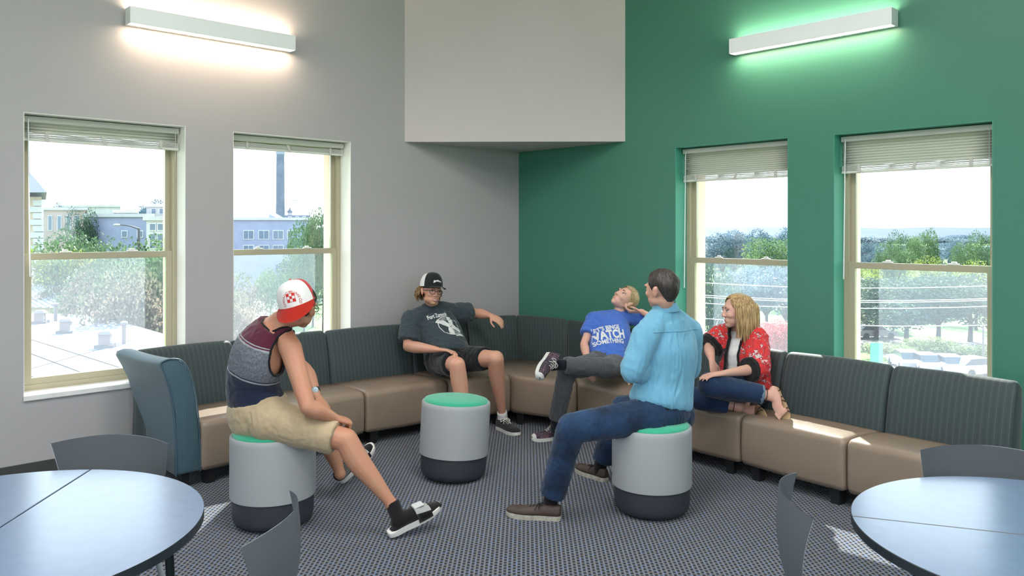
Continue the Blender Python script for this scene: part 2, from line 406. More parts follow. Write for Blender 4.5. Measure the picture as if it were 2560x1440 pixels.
# ---------------------------------------------------------------- wall lights (up and down light)
M_LAMP = mat('lamp_housing', (.90, .92, .95), .4)
M_EMIT = mat('lamp_diffuser', (.9, .9, .9), .5, emit=((1, .76, .55), 22))
M_EMIT2 = mat('lamp_diffuser_face', (.9, .9, .9), .5, emit=((1, .94, .88), 9))
def wall_light(side, xa, ya, xb, yb, label):
    sa, sb = sorted((wall_s(xa, side), wall_s(xb, side))); z = (wall_z(xa, ya, side)+wall_z(xb, yb, side))/2
    root = empty('wall_light', WP(side, (sa+sb)/2, z, 0), label, 'light', 'wall lights'); hh = .112; pr = .11
    d, n = (U, NL) if side == 'L' else (R, NR)
    bm = bmesh.new(); wbox(bm, side, sa, sb, z, z+hh, -pr, -pr+.006)
    wbox(bm, side, sa, sa+.006, z, z+hh, -pr+.006, -.006); wbox(bm, side, sb-.006, sb, z, z+hh, -pr+.006, -.006); wbox(bm, side, sa+.006, sb-.006, z+.001, z+hh-.02, -.042, -.0006)
    bm_obj('housing', bm, M_LAMP, root)
    bm = bmesh.new(); wbox(bm, side, sa+.0065, sb-.0065, z+.002, z+.006, -pr+.0065, -.042); bm_obj('lower_diffuser', bm, M_EMIT, root)
    bm = bmesh.new(); wbox(bm, side, sa+.0065, sb-.0065, z+hh-.03, z+hh-.026, -pr+.0065, -.042); bm_obj('upper_diffuser', bm, M_EMIT, root)
wall_light('L', 312, 61.5, 722, 134, 'long white wall light glowing above the two windows of the grey wall')
wall_light('R', 1842, 139, 2246, 69, 'long white wall light glowing above the two windows of the green wall')
# unseen glowing panels added under the ceiling to fill the room with light
M_FILL = mat('fill_panel_glow', (.9, .9, .9), .5, emit=((1, .98, .96), 8))
for k, (x, y) in enumerate(((-1.6, 1.2), (1.6, 1.2), (-1.6, -1.4), (1.6, -1.4), (0, 3.4))):
    bm = bmesh.new(); cbox(bm, (x, y, CEIL-.03), 1.2, 1.2, .05)
    o = bm_obj('fill_panel', bm, M_FILL); tag(o, 'square fill light panel added under the ceiling', 'light', 'added fill light panels')
# ================================================================ furniture
def striped_fabric(name, base, lite, spacing=.034):
    """woven upholstery with thin lengthwise stripes; u of the UV map = metres along the module"""
    m, nt, b = node_mat(name); N, L = nt.nodes, nt.links
    uv = N.new('ShaderNodeUVMap'); s = N.new('ShaderNodeSeparateXYZ'); L.new(uv.outputs[0], s.inputs[0])
    def band(sp, w, off):
        a = N.new('ShaderNodeMath'); a.operation = 'ADD'; a.inputs[1].default_value = off; L.new(s.outputs[0], a.inputs[0])
        d = N.new('ShaderNodeMath'); d.operation = 'DIVIDE'; d.inputs[1].default_value = sp; L.new(a.outputs[0], d.inputs[0])
        f = N.new('ShaderNodeMath'); f.operation = 'FRACT'; L.new(d.outputs[0], f.inputs[0])
        c = N.new('ShaderNodeMath'); c.operation = 'LESS_THAN'; c.inputs[1].default_value = w; L.new(f.outputs[0], c.inputs[0]); return c
    b1 = band(spacing, .16, 0); b2 = band(spacing*.5, .2, .007)
    n = N.new('ShaderNodeTexNoise'); n.inputs['Scale'].default_value = 260; L.new(uv.outputs[0], n.inputs[0])
    ml = N.new('ShaderNodeMath'); ml.operation = 'MULTIPLY'; ml.inputs[1].default_value = .35; L.new(b2.outputs[0], ml.inputs[0])
    mxm = N.new('ShaderNodeMath'); mxm.operation = 'MAXIMUM'; L.new(b1.outputs[0], mxm.inputs[0]); L.new(ml.outputs[0], mxm.inputs[1])
    m2 = N.new('ShaderNodeMath'); m2.operation = 'MULTIPLY'; L.new(mxm.outputs[0], m2.inputs[0]); L.new(n.outputs['Fac'], m2.inputs[1])
    mx = N.new('ShaderNodeMix'); mx.data_type = 'RGBA'; L.new(m2.outputs[0], mx.inputs[0])
    mx.inputs[6].default_value = tuple(base)+(1,); mx.inputs[7].default_value = tuple(lite)+(1,)
    L.new(mx.outputs[2], b.inputs['Base Color']); b.inputs['Roughness'].default_value = .62; b.inputs['Specular IOR Level'].default_value = .35
    b.inputs['Sheen Weight'].default_value = .25; b.inputs['Sheen Roughness'].default_value = .4
    bn = N.new('ShaderNodeBump'); bn.inputs['Strength'].default_value = .25; bn.inputs['Distance'].default_value = .001
    L.new(n.outputs['Fac'], bn.inputs['Height']); L.new(bn.outputs[0], b.inputs['Normal'])
    MATS[name] = m; return m
M_FAB = striped_fabric('teal_striped_fabric', (.038, .056, .062), (.095, .115, .105))
M_ARM = striped_fabric('blue_striped_fabric', (.060, .115, .150), (.016, .045, .068), .02)
M_LEA = mat('tan_leather', (.27, .205, .155), .36, spec=.5, bump=(9, .25, .01), var=(5, .06))
M_BLK = mat('black_plastic', (.012, .013, .015), .45)
M_CORD = mat('seam_piping', (.05, .035, .025), .5)

def grid_obj(name, rows, m, parent, closed_u=False, uvs=None, cap=True, matidx=None, flip=False):
    """rows: list of equal-length lists of points -> skin, optional caps on first / last rows; uvs same shape"""
    bm = bmesh.new(); lay = bm.loops.layers.uv.new('UVMap')
    vs = [[bm.verts.new(p) for p in r] for r in rows]
    nU = len(rows[0]); K = range(nU) if closed_u else range(nU-1)
    for i in range(len(rows)-1):
        for k in K:
            k2 = (k+1) % nU
            f = bm.faces.new((vs[i][k], vs[i][k2], vs[i+1][k2], vs[i+1][k]))
            if uvs:
                for l, (a, b) in zip(f.loops, ((i, k), (i, k2), (i+1, k2), (i+1, k))): l[lay].uv = uvs[a][b]
    if cap and closed_u:
        for r, q in ((vs[0], 0), (vs[-1], len(vs)-1)):
            f = bm.faces.new(r if q else r[::-1])
            if uvs:
                for l in f.loops: 
                    c = l.vert.co; l[lay].uv = (c.x+c.y, c.z)
    return bm_obj(name, bm, m, parent, smooth=True)

def rounded_loft(name, A, B, prof, m, parent, n=14, end_r=.03, crown=0.0, uoff=0.0, cen=None):
    """loft a closed profile between the seams A and B. A, B: functions (x, z) -> point. Ends are rounded."""
    cx = sum(p[0] for p in prof)/len(prof); cz = sum(p[1] for p in prof)/len(prof)
    if cen: cx, cz = cen
    L_ = (B(cx, cz)-A(cx, cz)).length; rows = []; uvs = []
    ts = []
    for k in range(5): ts.append((end_r*(1-math.cos(k/4*math.pi/2))/L_, 1-end_r*(1-math.sin(k/4*math.pi/2))/.12*1.0))
    inner = [(end_r/L_+(1-2*end_r/L_)*k/n, 1) for k in range(1, n)]
    full = ts+inner+[(1-t, s_) for t, s_ in ts[::-1]]
    arc = [0]
    for a, b in zip(prof, prof[1:]+prof[:1]): arc.append(arc[-1]+math.hypot(a[0]-b[0], a[1]-b[1]))
    for t, _ in full:
        e = min(t, 1-t)*L_
        sh = end_r-math.sqrt(max(0, end_r**2-(end_r-min(e, end_r))**2))      # inset distance near the seam
        row = []; uv = []
        for k, (x, z) in enumerate(prof):
            dx, dz = cx-x, cz-z; dl = math.hypot(dx, dz) or 1
            s_ = min(sh, dl*.5); cr_ = crown*math.sin(math.pi*t)
            x2 = x+dx/dl*(s_-cr_); z2 = z+dz/dl*(s_-cr_)
            row.append(A(x2, z2).lerp(B(x2, z2), t)); uv.append((uoff+t*L_, arc[k]))
        rows.append(row); uvs.append(uv)
    return grid_obj(name, rows, m, parent, closed_u=True, uvs=uvs)

ZB_ = .105
def FP(px, py): return PZ(px, py, .10)
FL = {0: FP(505, 1178), 2: FP(915, 1083), 3: FP(1122, 1047), 4: FP(1280, 1031), 5: FP(1443, 1052), 7: FP(1848, 1157.5), 8: FP(2112, 1231)}
FL[1] = FL[0].lerp(FL[2], .5); FL[6] = FL[5].lerp(FL[7], .5); FL[9] = FL[8]+(FL[8]-FL[7])*.98
BT = {0: PZ(345, 877, .80), 1: PZ(583, 852, .80), 2: PZ(815, 827, .80), 3: PZ(1022, 811, .795), '3b': PZ(1166, 797, .79), '4': PZ(1293, 789, .79), '5a': PZ(1418, 799, .79), 7: PZ(1962, 880, .78), 8: PZ(2227, 915, .78), 9: PZ(2545, 957, .78)}
BT[6] = BT['5a'].lerp(BT[7], .5)
for d_ in (FL, BT):
    for k in d_: d_[k].z = 0
def seam(Fp, Bp):
    """local frame of a seam: x = metres from the front foot towards the back, z = height"""
    q = (Bp-Fp).normalized()
    return lambda x, z: V((Fp.x+q.x*x, Fp.y+q.y*x, z))
def arcpts(cx, cz, r, a0, a1, n=5):
    return [(cx+r*math.cos(math.radians(a0+(a1-a0)*k/n)), cz+r*math.sin(math.radians(a0+(a1-a0)*k/n))) for k in range(n+1)]
def seat_prof(depth, top=.405):
    r = .045
    return ([(0.012, .10), (0.0, .13), (-.004, .25), (0, top-r)]+arcpts(r, top-r, r, 170, 95, 4)+[(.13, top+.006), (.28, top+.004), (depth, top-.012), (depth, .10)])
def back_prof(D, zt):
    """x measured from the seam foot; D = distance to the top front edge"""
    return ([(D-.09, .30), (D-.085, .42), (D-.062, .55), (D-.035, .67)]+[(D-.012, zt-.045)]+arcpts(D+.035, zt-.04, .042, 165, 80, 4)+[(D+.065, zt-.014), (D+.083, zt-.05), (D+.086, zt-.13), (D+.083, .45), (D+.078, .12), (D-.08, .12)])
def module(name, label, Fa, Fb, backs, zt=(.80, .80), top=.405, legs=True, swap_ends=None):
    """backs: list of (B_left, B_right[, foot points]) panels"""
    o = empty(name, V(((Fa.x+Fb.x)/2, (Fa.y+Fb.y)/2, 0)), label, 'sofa', 'modular sofa units')
    Ba, Bb = backs[0][0], backs[-1][1]
    Da, Db = (Ba-Fa).length, (Bb-Fb).length
    sA, sB = seam(Fa, Ba), seam(Fb, Bb)
    dep = (Da+Db)/2-.06
    g = .006/(Fb-Fa).length
    A = lambda x, z: sA(x*(Da-.06)/dep, z).lerp(sB(x*(Db-.06)/dep, z), g)
    B = lambda x, z: sA(x*(Da-.06)/dep, z).lerp(sB(x*(Db-.06)/dep, z), 1-g)
    if len(backs) == 1:
        rounded_loft('seat', A, B, seat_prof(dep, top), M_LEA, o, end_r=.026, crown=.005, cen=(dep*.5, .25))
    else:                                                       # corner unit: curved front, seat fans out to two back panels
        mid = backs[0][1]; Fm = (Fa+Fb)/2; Fm = Fm+((Fm-mid).normalized())*(.02); sM = seam(Fm, mid); Dm = (mid-Fm).length
        rows = []; uvs = []; pr = seat_prof(dep, top)
        for k in range(21):
            t = k/20; w0, w1, w2 = (1-t)**2, 2*t*(1-t), t*t
            e = min(t, 1-t)*(Fb-Fa).length; r = .022; sh = r-math.sqrt(max(0, r*r-(r-min(e, r))**2))
            Fp = Fa*w0+(Fm*2-(Fa+Fb)/2)*w1+Fb*w2
            Bp = Ba.lerp(mid, t*2) if t < .5 else mid.lerp(Bb, t*2-1)
            D_ = (Bp-Fp).length; sm_ = seam(Fp, Bp)
            rows.append([sm_((x+(sh if x < .1 else 0))*(D_-.04)/dep, z-(sh if z > .2 else -sh)*(1 if x < dep*.95 else .3)) for x, z in pr]); uvs.append([(t*.6, z) for x, z in pr])
        grid_obj('seat', rows, M_LEA, o, closed_u=True, uvs=uvs)
    for i, (b0, b1) in enumerate(backs):
        if len(backs) == 1: f0, f1 = Fa, Fb
        else:
            Fm = (Fa+Fb)/2; f0, f1 = (Fa, Fm) if i == 0 else (Fm, Fb)
        D0, D1 = (b0-f0).length, (b1-f1).length; s0_, s1_ = seam(f0, b0), seam(f1, b1)
        g2 = .005/max((b1-b0).length, .1)
        A2 = lambda x, z: s0_(D0+x, z).lerp(s1_(D1+x, z), g2); B2 = lambda x, z: s0_(D0+x, z).lerp(s1_(D1+x, z), 1-g2)
        rounded_loft('backrest', A2, B2, back_prof(0, zt[0]), M_FAB, o, end_r=.03 if len(backs) == 1 else .012, crown=.006, uoff=random.random(), cen=(.03, .45))
    if legs:
        for (Fp, sg) in ((Fa, .09), (Fb, -.09)):
            al = (Fb-Fa).normalized(); q = ((Ba-Fa).normalized()+(Bb-Fb).normalized()).normalized()
            for dd in (.07, .55):
                bm = bmesh.new(); c = Fp+al*sg+q*dd
                v = add_box(bm, V((c.x, c.y, 0))-al*.025-q*.025, al*.05, q*.05, V((0, 0, .105)))
                for x in v[4:]: x.co += (x.co-V((c.x, c.y, .105)))*.45
                bm_obj('leg', bm, M_BLK, o)
    return o
module('sofa_unit', 'teal striped sofa unit under the left windows, first beside the blue end arm', FL[0], FL[1], [(BT[0], BT[1])], (.80, .80))
module('sofa_unit', 'tan and teal sofa unit behind the man in the tank top', FL[1], FL[2], [(BT[1], BT[2])], (.80, .80))
module('sofa_unit', 'tan and teal sofa unit between the second window and the man in the grey shirt', FL[2], FL[3], [(BT[2], BT[3])], (.795, .80))
module('sofa_unit', 'tan and teal sofa unit on which the man in the grey shirt sits', FL[3], FL[4], [(BT[3], BT['3b'])], (.79, .80))
module('sofa_corner_unit', 'corner unit of the sofa with two dark back panels meeting in the room corner', FL[4], FL[5], [(BT['3b'], BT['4']), (BT['4'], BT['5a'])], (.79, .79))
module('sofa_unit', 'tan and dark sofa unit on which the person in the blue slogan shirt sits', FL[5], FL[6], [(BT['5a'], BT[6])], (.785, .79))
module('sofa_unit', 'tan and dark sofa unit on which the woman in the red kimono sits', FL[6], FL[7], [(BT[6], BT[7])], (.78, .79))
module('sofa_unit', 'tan and dark sofa unit with a bright sun patch, right of the woman', FL[7], FL[8], [(BT[7], BT[8])], (.78, .79))
module('sofa_unit', 'last sofa unit on the right, half hidden behind the right table and chair', FL[8], FL[9], [(BT[8], BT[9])], (.78, .79))

# tall blue end arm: curved section that flares outwards, front face towards the room
def end_arm():
    fo = PZ(440, 1190, .10); fi = PZ(502, 1176, .10); bo = fo+NL*.66
    a = (fi-fo).normalized(); q = NL.copy()
    o = empty('sofa_end_arm', V(((fo.x+fi.x)/2, (fo.y+fi.y)/2, 0)), 'tall blue striped end arm flaring outwards at the left end of the sofa', 'sofa arm')
    outer = [(0, .10), (.0, .30), (-.012, .48), (-.035, .62), (-.065, .72), (-.092, .785)]
    top = [(-.085, .806), (-.04, .818), (.01, .812), (.045, .79)]
    inner = [(.075, .745), (.105, .66), (.128, .55), (.142, .42), (.15, .28), (.155, .10)]
    prof = outer+top+inner
    rows = []; uvs = []
    L_ = .66
    for t, ins in [(0, .014), (.004, .006), (.012, 0)]+[(.05+.9*k/8, 0) for k in range(9)]+[(.988, 0), (.996, .006), (1, .014)]:
        cx, cz = .04, .45; row = []
        fl = -.06*t**1.5                                             # flares further outwards towards the back
        for x, z in prof:
            dl = math.hypot(cx-x, cz-z); x2, z2 = x+(cx-x)/dl*ins, z+(cz-z)/dl*ins
            k = max(0, (z-.3)/.5); sag = -.012*math.sin(math.pi*t)*k
            p = fo+a*(x2+fl*k)+q*(L_*t); row.append(V((p.x, p.y, z2+sag)))
        rows.append(row); uvs.append([(t*L_, z) for x, z in prof])
    grid_obj('arm_panel', rows, M_ARM, o, closed_u=True, uvs=uvs)
    # piping around the front face
    bm = bmesh.new(); pts = [V((fo.x, fo.y, 0))+a*x+V((0, 0, z))-q*.001 for x, z in prof]
    tube(bm, pts, [.0045]*len(pts), seg=6, n=2); bm_obj('piping', bm, mat('blue_piping', (.05, .10, .14), .5), o, smooth=True)
    for dx, dq in ((.04, .06), (.04, .58)):
        c = fo+a*(dx+.03)+q*dq; bm = bmesh.new(); cbox(bm, (c.x, c.y, .05), .05, .05, .1, math.atan2(a.y, a.x)); bm_obj('leg', bm, M_BLK, o)
end_arm()

# ---------------------------------------------------------------- stools
M_STW = mat('stool_shell', (.38, .395, .41), .5, bump=(420, .25, .0015), var=(3, .02)); M_STD = mat('stool_base_rubber', (.035, .040, .052), .55, bump=(200, .1, .001))
def mint(name='mint_fabric', col=(.030, .38, .225)): return mat(name, col, .8, bump=(500, .2, .001), sheen=.3)
M_MINT = mint()
def stool(x, y, label, tilt=(0, 0), r=.226, h=.49, mat_top=None):
    o = empty('drum_stool', (x, y, 0), label, 'stool', 'rocking drum stools')
    o.rotation_euler = (tilt[0], tilt[1], 0)
    bm = bmesh.new(); lathe(bm, [(r*.60, .004), (r*.80, .010), (r*.90, .030), (r*.935, .055), (r*.945, .155), (r*.945, .175)]); smooth_angle(bm_obj('base', bm, M_STD, o, local=True))
    bm = bmesh.new(); lathe(bm, [(r*.96, .160), (r*.985, .158), (r*.99, .170), (r*.985, h-.03), (r*.985, h-.008), (r*.965, h), (r*.93, h), (r*.92, h-.01)]); smooth_angle(bm_obj('shell', bm, M_STW, o, local=True))
    bm = bmesh.new(); lathe(bm, [(r*.915, h-.015), (r*.925, h+.002), (r*.90, h+.014), (r*.80, h+.021), (r*.5, h+.027), (r*.2, h+.029), (.002, h+.029)]); smooth_angle(bm_obj('cushion', bm, mat_top or M_MINT, o, local=True), 50)
    return o
ST1 = (-1.31, 4.37); ST2 = (.797, 4.545); ST3 = (-.385, 5.17)
stool(*ST1, 'grey drum stool under the man in the tank top', (0, 0), .231)
stool(*ST2, 'grey drum stool under the man in the light blue shirt', (0, 0), .228)
stool(*ST3, 'empty grey drum stool with green cushion, leaning in the middle of the group', (math.radians(-1.5), math.radians(2.6)), .226)

# ---------------------------------------------------------------- round tables
M_TOP = mat('table_laminate', (.14, .20, .32), .22, spec=.65, bump=(60, .02, .0005, (1, 30, 1)), var=(20, .03)); M_TOP.node_tree.nodes['Principled BSDF'].inputs['IOR'].default_value = 1.62; M_EDGE = mat('table_edge', (.022, .030, .040), .4)
M_STEEL = mat('dark_steel', (.03, .034, .04), .35, metal=.6)
def circle_fit(pts):
    A = np.array([[2*p.x, 2*p.y, 1] for p in pts]); b = np.array([p.x**2+p.y**2 for p in pts])
    s = np.linalg.lstsq(A, b, rcond=None)[0]; return s[0], s[1], math.sqrt(s[2]+s[0]**2+s[1]**2)
def table(name_label, rim, cut_a, cut_b, z=.74, fixed=None, gap=.006):
    pts = [PZ(x, y, z) for x, y in rim]; cx, cy, r = fixed or circle_fit(pts)
    print('TABLE', round(cx, 3), round(cy, 3), round(r, 3))
    a, b = PZ(*cut_a, z), PZ(*cut_b, z); d = (b-a); d.z = 0; d.normalize(); nrm = V((-d.y, d.x, 0))
    off = (V((cx, cy, z))-a).dot(nrm); 
    o = empty('round_table', (cx, cy, 0), name_label, 'table', 'round tables')
    for sg in (1, -1):                                          # two leaves on either side of the joint
        poly = []; N_ = 160
        for k in range(N_):
            t = 2*math.pi*k/N_; p = V((cx+r*math.cos(t), cy+r*math.sin(t), z)); 
            poly.append(p)
        bm = bmesh.new(); vs = [bm.verts.new(p) for p in poly]; bm.faces.new(vs)
        bmesh.ops.bisect_plane(bm, geom=bm.verts[:]+bm.edges[:]+bm.faces[:], plane_co=a+nrm*sg*gap*.5, plane_no=nrm*sg, clear_inner=True)
        if not bm.faces: bm.free(); continue
        bmesh.ops.recalc_face_normals(bm, faces=bm.faces[:])
        f = bm.faces[0]
        if f.normal.z < 0: f.normal_flip()
        ret = bmesh.ops.extrude_face_region(bm, geom=bm.faces[:]); 
        for v in [g for g in ret['geom'] if isinstance(g, bmesh.types.BMVert)]: v.co.z -= .028
        bmesh.ops.recalc_face_normals(bm, faces=bm.faces[:])
        for f in bm.faces: f.material_index = 0 if f.normal.z > .9 else 1
        ob = bm_obj('tabletop', bm, [M_TOP, M_EDGE], o)
        ob.modifiers.new('b', 'BEVEL').width = .002; ob.modifiers['b'].limit_method = 'ANGLE'
    bm = bmesh.new(); lathe(bm, [(r*.5, z-.045), (r*.5, z-.0285)], (cx, cy, 0), cap=True); bm_obj('under_frame', bm, M_STEEL, o)
    for k in range(4):
        t = math.radians({0: 25, 1: 115, 2: 205, 3: 295}[k]); bm = bmesh.new()
        tube(bm, [V((cx+.82*r*math.cos(t), cy+.82*r*math.sin(t), z-.03)), V((cx+.88*r*math.cos(t), cy+.88*r*math.sin(t), .02))], [.014, .012], n=1, seg=10); bm_obj('leg', bm, M_STEEL, o, smooth=True)
        bm = bmesh.new(); tube(bm, [V((cx, cy, z-.05)), V((cx+.82*r*math.cos(t), cy+.82*r*math.sin(t), z-.05))], [.012, .012], n=1, seg=8); bm_obj('brace', bm, M_STEEL, o, smooth=True)
    return cx, cy, r
T1 = table('round blue grey table at the left edge with a diagonal joint across its top', [(0, 1187), (100, 1177), (230, 1179), (411, 1191), (503, 1231), (522.6, 1266), (487, 1313), (366, 1389), (292, 1440)], (220, 1178), (0, 1318))
T2 = table('round blue grey table at the right edge with a joint running to the right', [(2560, 1200), (2450, 1192), (2300, 1193), (2200, 1211), (2140, 1249), (2127, 1277), (2137, 1311), (2190, 1360), (2260, 1400), (2350, 1437)], (2130, 1290), (2560, 1337), gap=.003)

# ---------------------------------------------------------------- chairs
M_CH = mat('chair_shell', (.20, .215, .24), .42, bump=(300, .08, .001)); M_CHL = mat('chair_edge', (.30, .33, .36), .4)
def chair(x, y, rot, label):
    """one-piece plastic shell chair; local +y = the way the sitter faces"""
    o = empty('shell_chair', (x, y, 0), label, 'chair', 'grey shell chairs', rot)
    # backrest + waist: surface S(u, v): v from the seat rear up, u across
    def Sf(u, v):
        z = .44+v*.37
        w = .155+.005*math.sin(v*3)+(.066)*max(0, (v-.12)/.88)**.8*(1 if v < .97 else 1) 
        wrap = .075*(u*u)*(.35+.65*v)
        yb = -.205-.055*v-.03*math.sin(v*math.pi)
        zt = -.016*(abs(u)**2.2)*max(0, (v-.55)/.45)
        return V((u*w, yb+wrap, z+zt))
    def shell(nm, fn, nu, nv, th, m):
        bm = bmesh.new(); g = [[bm.verts.new(fn(-1+2*i/nu, j/nv)) for i in range(nu+1)] for j in range(nv+1)]
        for j in range(nv):
            for i in range(nu): bm.faces.new((g[j][i], g[j][i+1], g[j+1][i+1], g[j+1][i]))
        bmesh.ops.solidify(bm, geom=bm.faces[:], thickness=th)
        ob = bm_obj(nm, bm, m, o, smooth=True, local=True)
        sb = ob.modifiers.new('s', 'BEVEL'); sb.width = .002; sb.limit_method = 'ANGLE'; sb.segments = 2
        smooth_angle(ob, 50); return ob
    shell('backrest', Sf, 16, 14, .009, M_CH)
    def St(u, v):                                               # seat pan from the rear (v=0) to the front
        w = .155+.078*math.sin(min(1, v*1.4)*math.pi/2); yy = -.205+v*.42
        return V((u*w, yy, .458-.012*math.sin(v*math.pi)+.012*u*u-(.03*max(0, v-.85)/.15)))
    shell('seat_pan', St, 12, 10, .010, M_CH)
    def Pd(u, v):
        q = St(u*.93, .06+v*.88); return V((q.x, q.y, q.z+.012+.014*(1-u**4)*(1-(2*v-1)**4)))
    shell('seat_pad', Pd, 14, 12, .010, mint('mint_vinyl', (.05, .50, .33)))
    bm = bmesh.new(); tube(bm, [V((0, -.262, .50)), V((0, -.235, .435))], [.017, .02], n=1, seg=10); bm_obj('back_boss', bm, M_CHL, o, smooth=True, local=True)
    for sx_ in (-1, 1):
        for sy_ in (-1, 1):
            bm = bmesh.new(); tube(bm, [V((sx_*.13, sy_*.14, .43)), V((sx_*.19, sy_*.17, .36)), V((sx_*.23, sy_*.235, .01))], [.011, .011, .010], seg=8, n=3); bm_obj('leg', bm, M_CHL, o, smooth=True, local=True)
    return o
def chair_at(bx, by, facing, label, seat_z=.44):
    """bx, by: plan position of the seat centre"""
    return chair(bx, by, math.atan2(facing[1], facing[0])-math.pi/2, label)
chair_at(-1.52, 2.82, (.0, -1), 'grey plastic chair behind the left table, below the leftmost window')
chair_at(-.875, 2.245, (-1, .0), 'grey plastic chair seen from behind at the right side of the left table')
chair_at(1.66, 2.68, (-.26, -.97), 'grey plastic chair behind the right table, in front of the last sofa unit')
chair_at(1.075, 2.39, (.965, -.24), 'grey plastic chair with mint seat pad at the left side of the right table')
# ================================================================ people: library
def remesh(bm, name, voxel, smooth=4, fold=None, fac=.5):
    bmesh.ops.recalc_face_normals(bm, faces=bm.faces[:])
    me = bpy.data.meshes.new(name+'_src'); bm.to_mesh(me); bm.free()
    o = bpy.data.objects.new(name+'_src', me); COL.objects.link(o)
    m = o.modifiers.new('r', 'REMESH'); m.mode = 'VOXEL'; m.voxel_size = voxel; m.adaptivity = 0
    if smooth:
        s = o.modifiers.new('s', 'SMOOTH'); s.iterations = smooth; s.factor = fac
    dg = bpy.context.evaluated_depsgraph_get(); ev = o.evaluated_get(dg)
    out = bpy.data.meshes.new_from_object(ev); out.name = name
    bpy.data.objects.remove(o); bpy.data.meshes.remove(me)
    if fold:                                        # cloth folds: (amplitude, scale vector, seed)
        amp, sc, seed = fold[:3]; n = len(out.vertices)
        co = np.empty(n*3); out.vertices.foreach_get('co', co); co = co.reshape(-1, 3)
        no = np.empty(n*3); out.vertices.foreach_get('normal', no); no = no.reshape(-1, 3)
        d = np.empty(n); s0 = V((seed*3.1, seed*1.7, seed*.9)); sx_, sy_, sz_ = sc
        for i in range(n):
            p = co[i]; q = V((p[0]*sx_, p[1]*sy_, p[2]*sz_))+s0
            w = noise.noise(q*.6); a = 1-abs(noise.noise(q+V((w, w, -w))*1.5))*2.4
            d[i] = amp*(max(-.4, a)*.8+noise.noise(q*2.7)*.45)
        co += no*d[:, None]; out.vertices.foreach_set('co', co.ravel()); out.update()
    return out
def skin_mat(name, col, pink=.12):
    m, nt, b = node_mat(name); N, L = nt.nodes, nt.links
    t = N.new('ShaderNodeTexCoord'); n = N.new('ShaderNodeTexNoise'); n.inputs['Scale'].default_value = 9; n.inputs['Detail'].default_value = 5
    L.new(t.outputs['Object'], n.inputs[0]); r = N.new('ShaderNodeValToRGB')
    r.color_ramp.elements[0].position = .3; r.color_ramp.elements[1].position = .75
    r.color_ramp.elements[0].color = tuple(col)+(1,); r.color_ramp.elements[1].color = (min(1, col[0]*1.08), col[1]*(1-pink), col[2]*(1-pink*.8), 1)
    L.new(n.outputs['Fac'], r.inputs[0]); L.new(r.outputs[0], b.inputs['Base Color'])
    b.inputs['Roughness'].default_value = .48; b.inputs['Specular IOR Level'].default_value = .4
    b.inputs['Subsurface Weight'].default_value = .12; b.inputs['Subsurface Radius'].default_value = (1, .3, .15); b.inputs['Subsurface Scale'].default_value = .012
    return m
def frame(f, u):
    f = V(f).normalized(); r = f.cross(V(u)).normalized(); u2 = r.cross(f)
    M = Matrix((r, f, u2)).transposed(); return M          # columns right, forward, up
def hand(bm, w, d, n, thumb, s=1.0, curl=.35, spread=.09, curls=None):
    """w wrist, d direction to the knuckles, n direction the palm faces, thumb = +1 / -1 side of d x n"""
    d = V(d).normalized(); n = V(n); n = (n-d*n.dot(d)).normalized(); sd_ = d.cross(n)*thumb
    tube(bm, [w-d*.01, w+d*.03*s, w+d*.065*s, w+d*.09*s], [(.026*s, .019*s), (.034*s, .017*s), (.040*s, .0145*s), (.038*s, .012*s)], side=sd_, n=2, seg=12)
    for i, (off, L_) in enumerate(((.029, .92), (.0095, 1.0), (-.0105, .94), (-.029, .76))):
        c = curls[i] if curls else curl*(1+.12*i)
        q = Matrix.Rotation(0, 3, 'X'); base = w+d*(.088-.004*abs(i-1))*s+sd_*off*s
        dd = (d+sd_*(off*spread*30*.35)).normalized(); pts = [base-dd*.012*s, base]; ax = dd.cross(n).normalized(); r_ = [.0092*s, .0090*s]
        for seg_, (ln, rr) in enumerate(((.043, .0082), (.027, .0076), (.021, .0064))):
            dd = Quaternion(ax, c*(.8 if seg_ == 0 else 1.15)) @ dd
            pts.append(pts[-1]+dd*ln*L_*s); r_.append(rr*s)
        tube(bm, pts, r_, n=2, seg=8)
    b = w+d*.025*s+sd_*.026*s; t1 = (d*.65+sd_*.75+n*.25).normalized(); t2 = (d*.95+sd_*.25+n*.35).normalized()
    tube(bm, [b-t1*.015*s, b+t1*.02*s, b+t1*.045*s, b+t1*.045*s+t2*.026*s, b+t1*.045*s+t2*.047*s], [.013*s, .0125*s, .0105*s, .0095*s, .0075*s], n=2, seg=8)
def head(bm, c, M, s=1.0, fem=False, smile=0):
    def X(x, y, z): return c+M@(V((x, y, z))*s)
    def E(x, y, z, a, b_, d): ell(bm, X(x, y, z), (a*s, b_*s, d*s), M, 20, 14)
    E(0, -.012, .032, .076, .096, .084); E(0, .026, .0, .064, .072, .085)
    j = .92 if fem else 1.0
    E(0, .034, -.055, .056*j, .058, .050); E(0, .062, -.090, .026*j, .026, .020)
    for sx_ in (-1, 1):
        E(sx_*.034, .064, -.022, .024, .026, .024); E(sx_*.043*j, .014, -.064, .014, .036, .022)
        E(sx_*.030, .083, .026, .024, .014, .009)                       # brow
        E(sx_*.076, -.008, -.008, .010, .017, .029); E(sx_*.082, -.014, .006, .007, .013, .017)
        E(sx_*.011, .100, -.030, .0075, .009, .007)                     # nostrils
    tube(bm, [X(0, .088, .016), X(0, .099, -.004), X(0, (.108 if fem else .112), -.024), X(0, .106, -.032)], [(.0080*s, .009*s), (.0085*s, .010*s), (.0105*s, .0095*s), (.008*s, .007*s)], side=M@V((1, 0, 0)), n=2, seg=10)
    E(0, .081, -.060, .026, .014, .014)
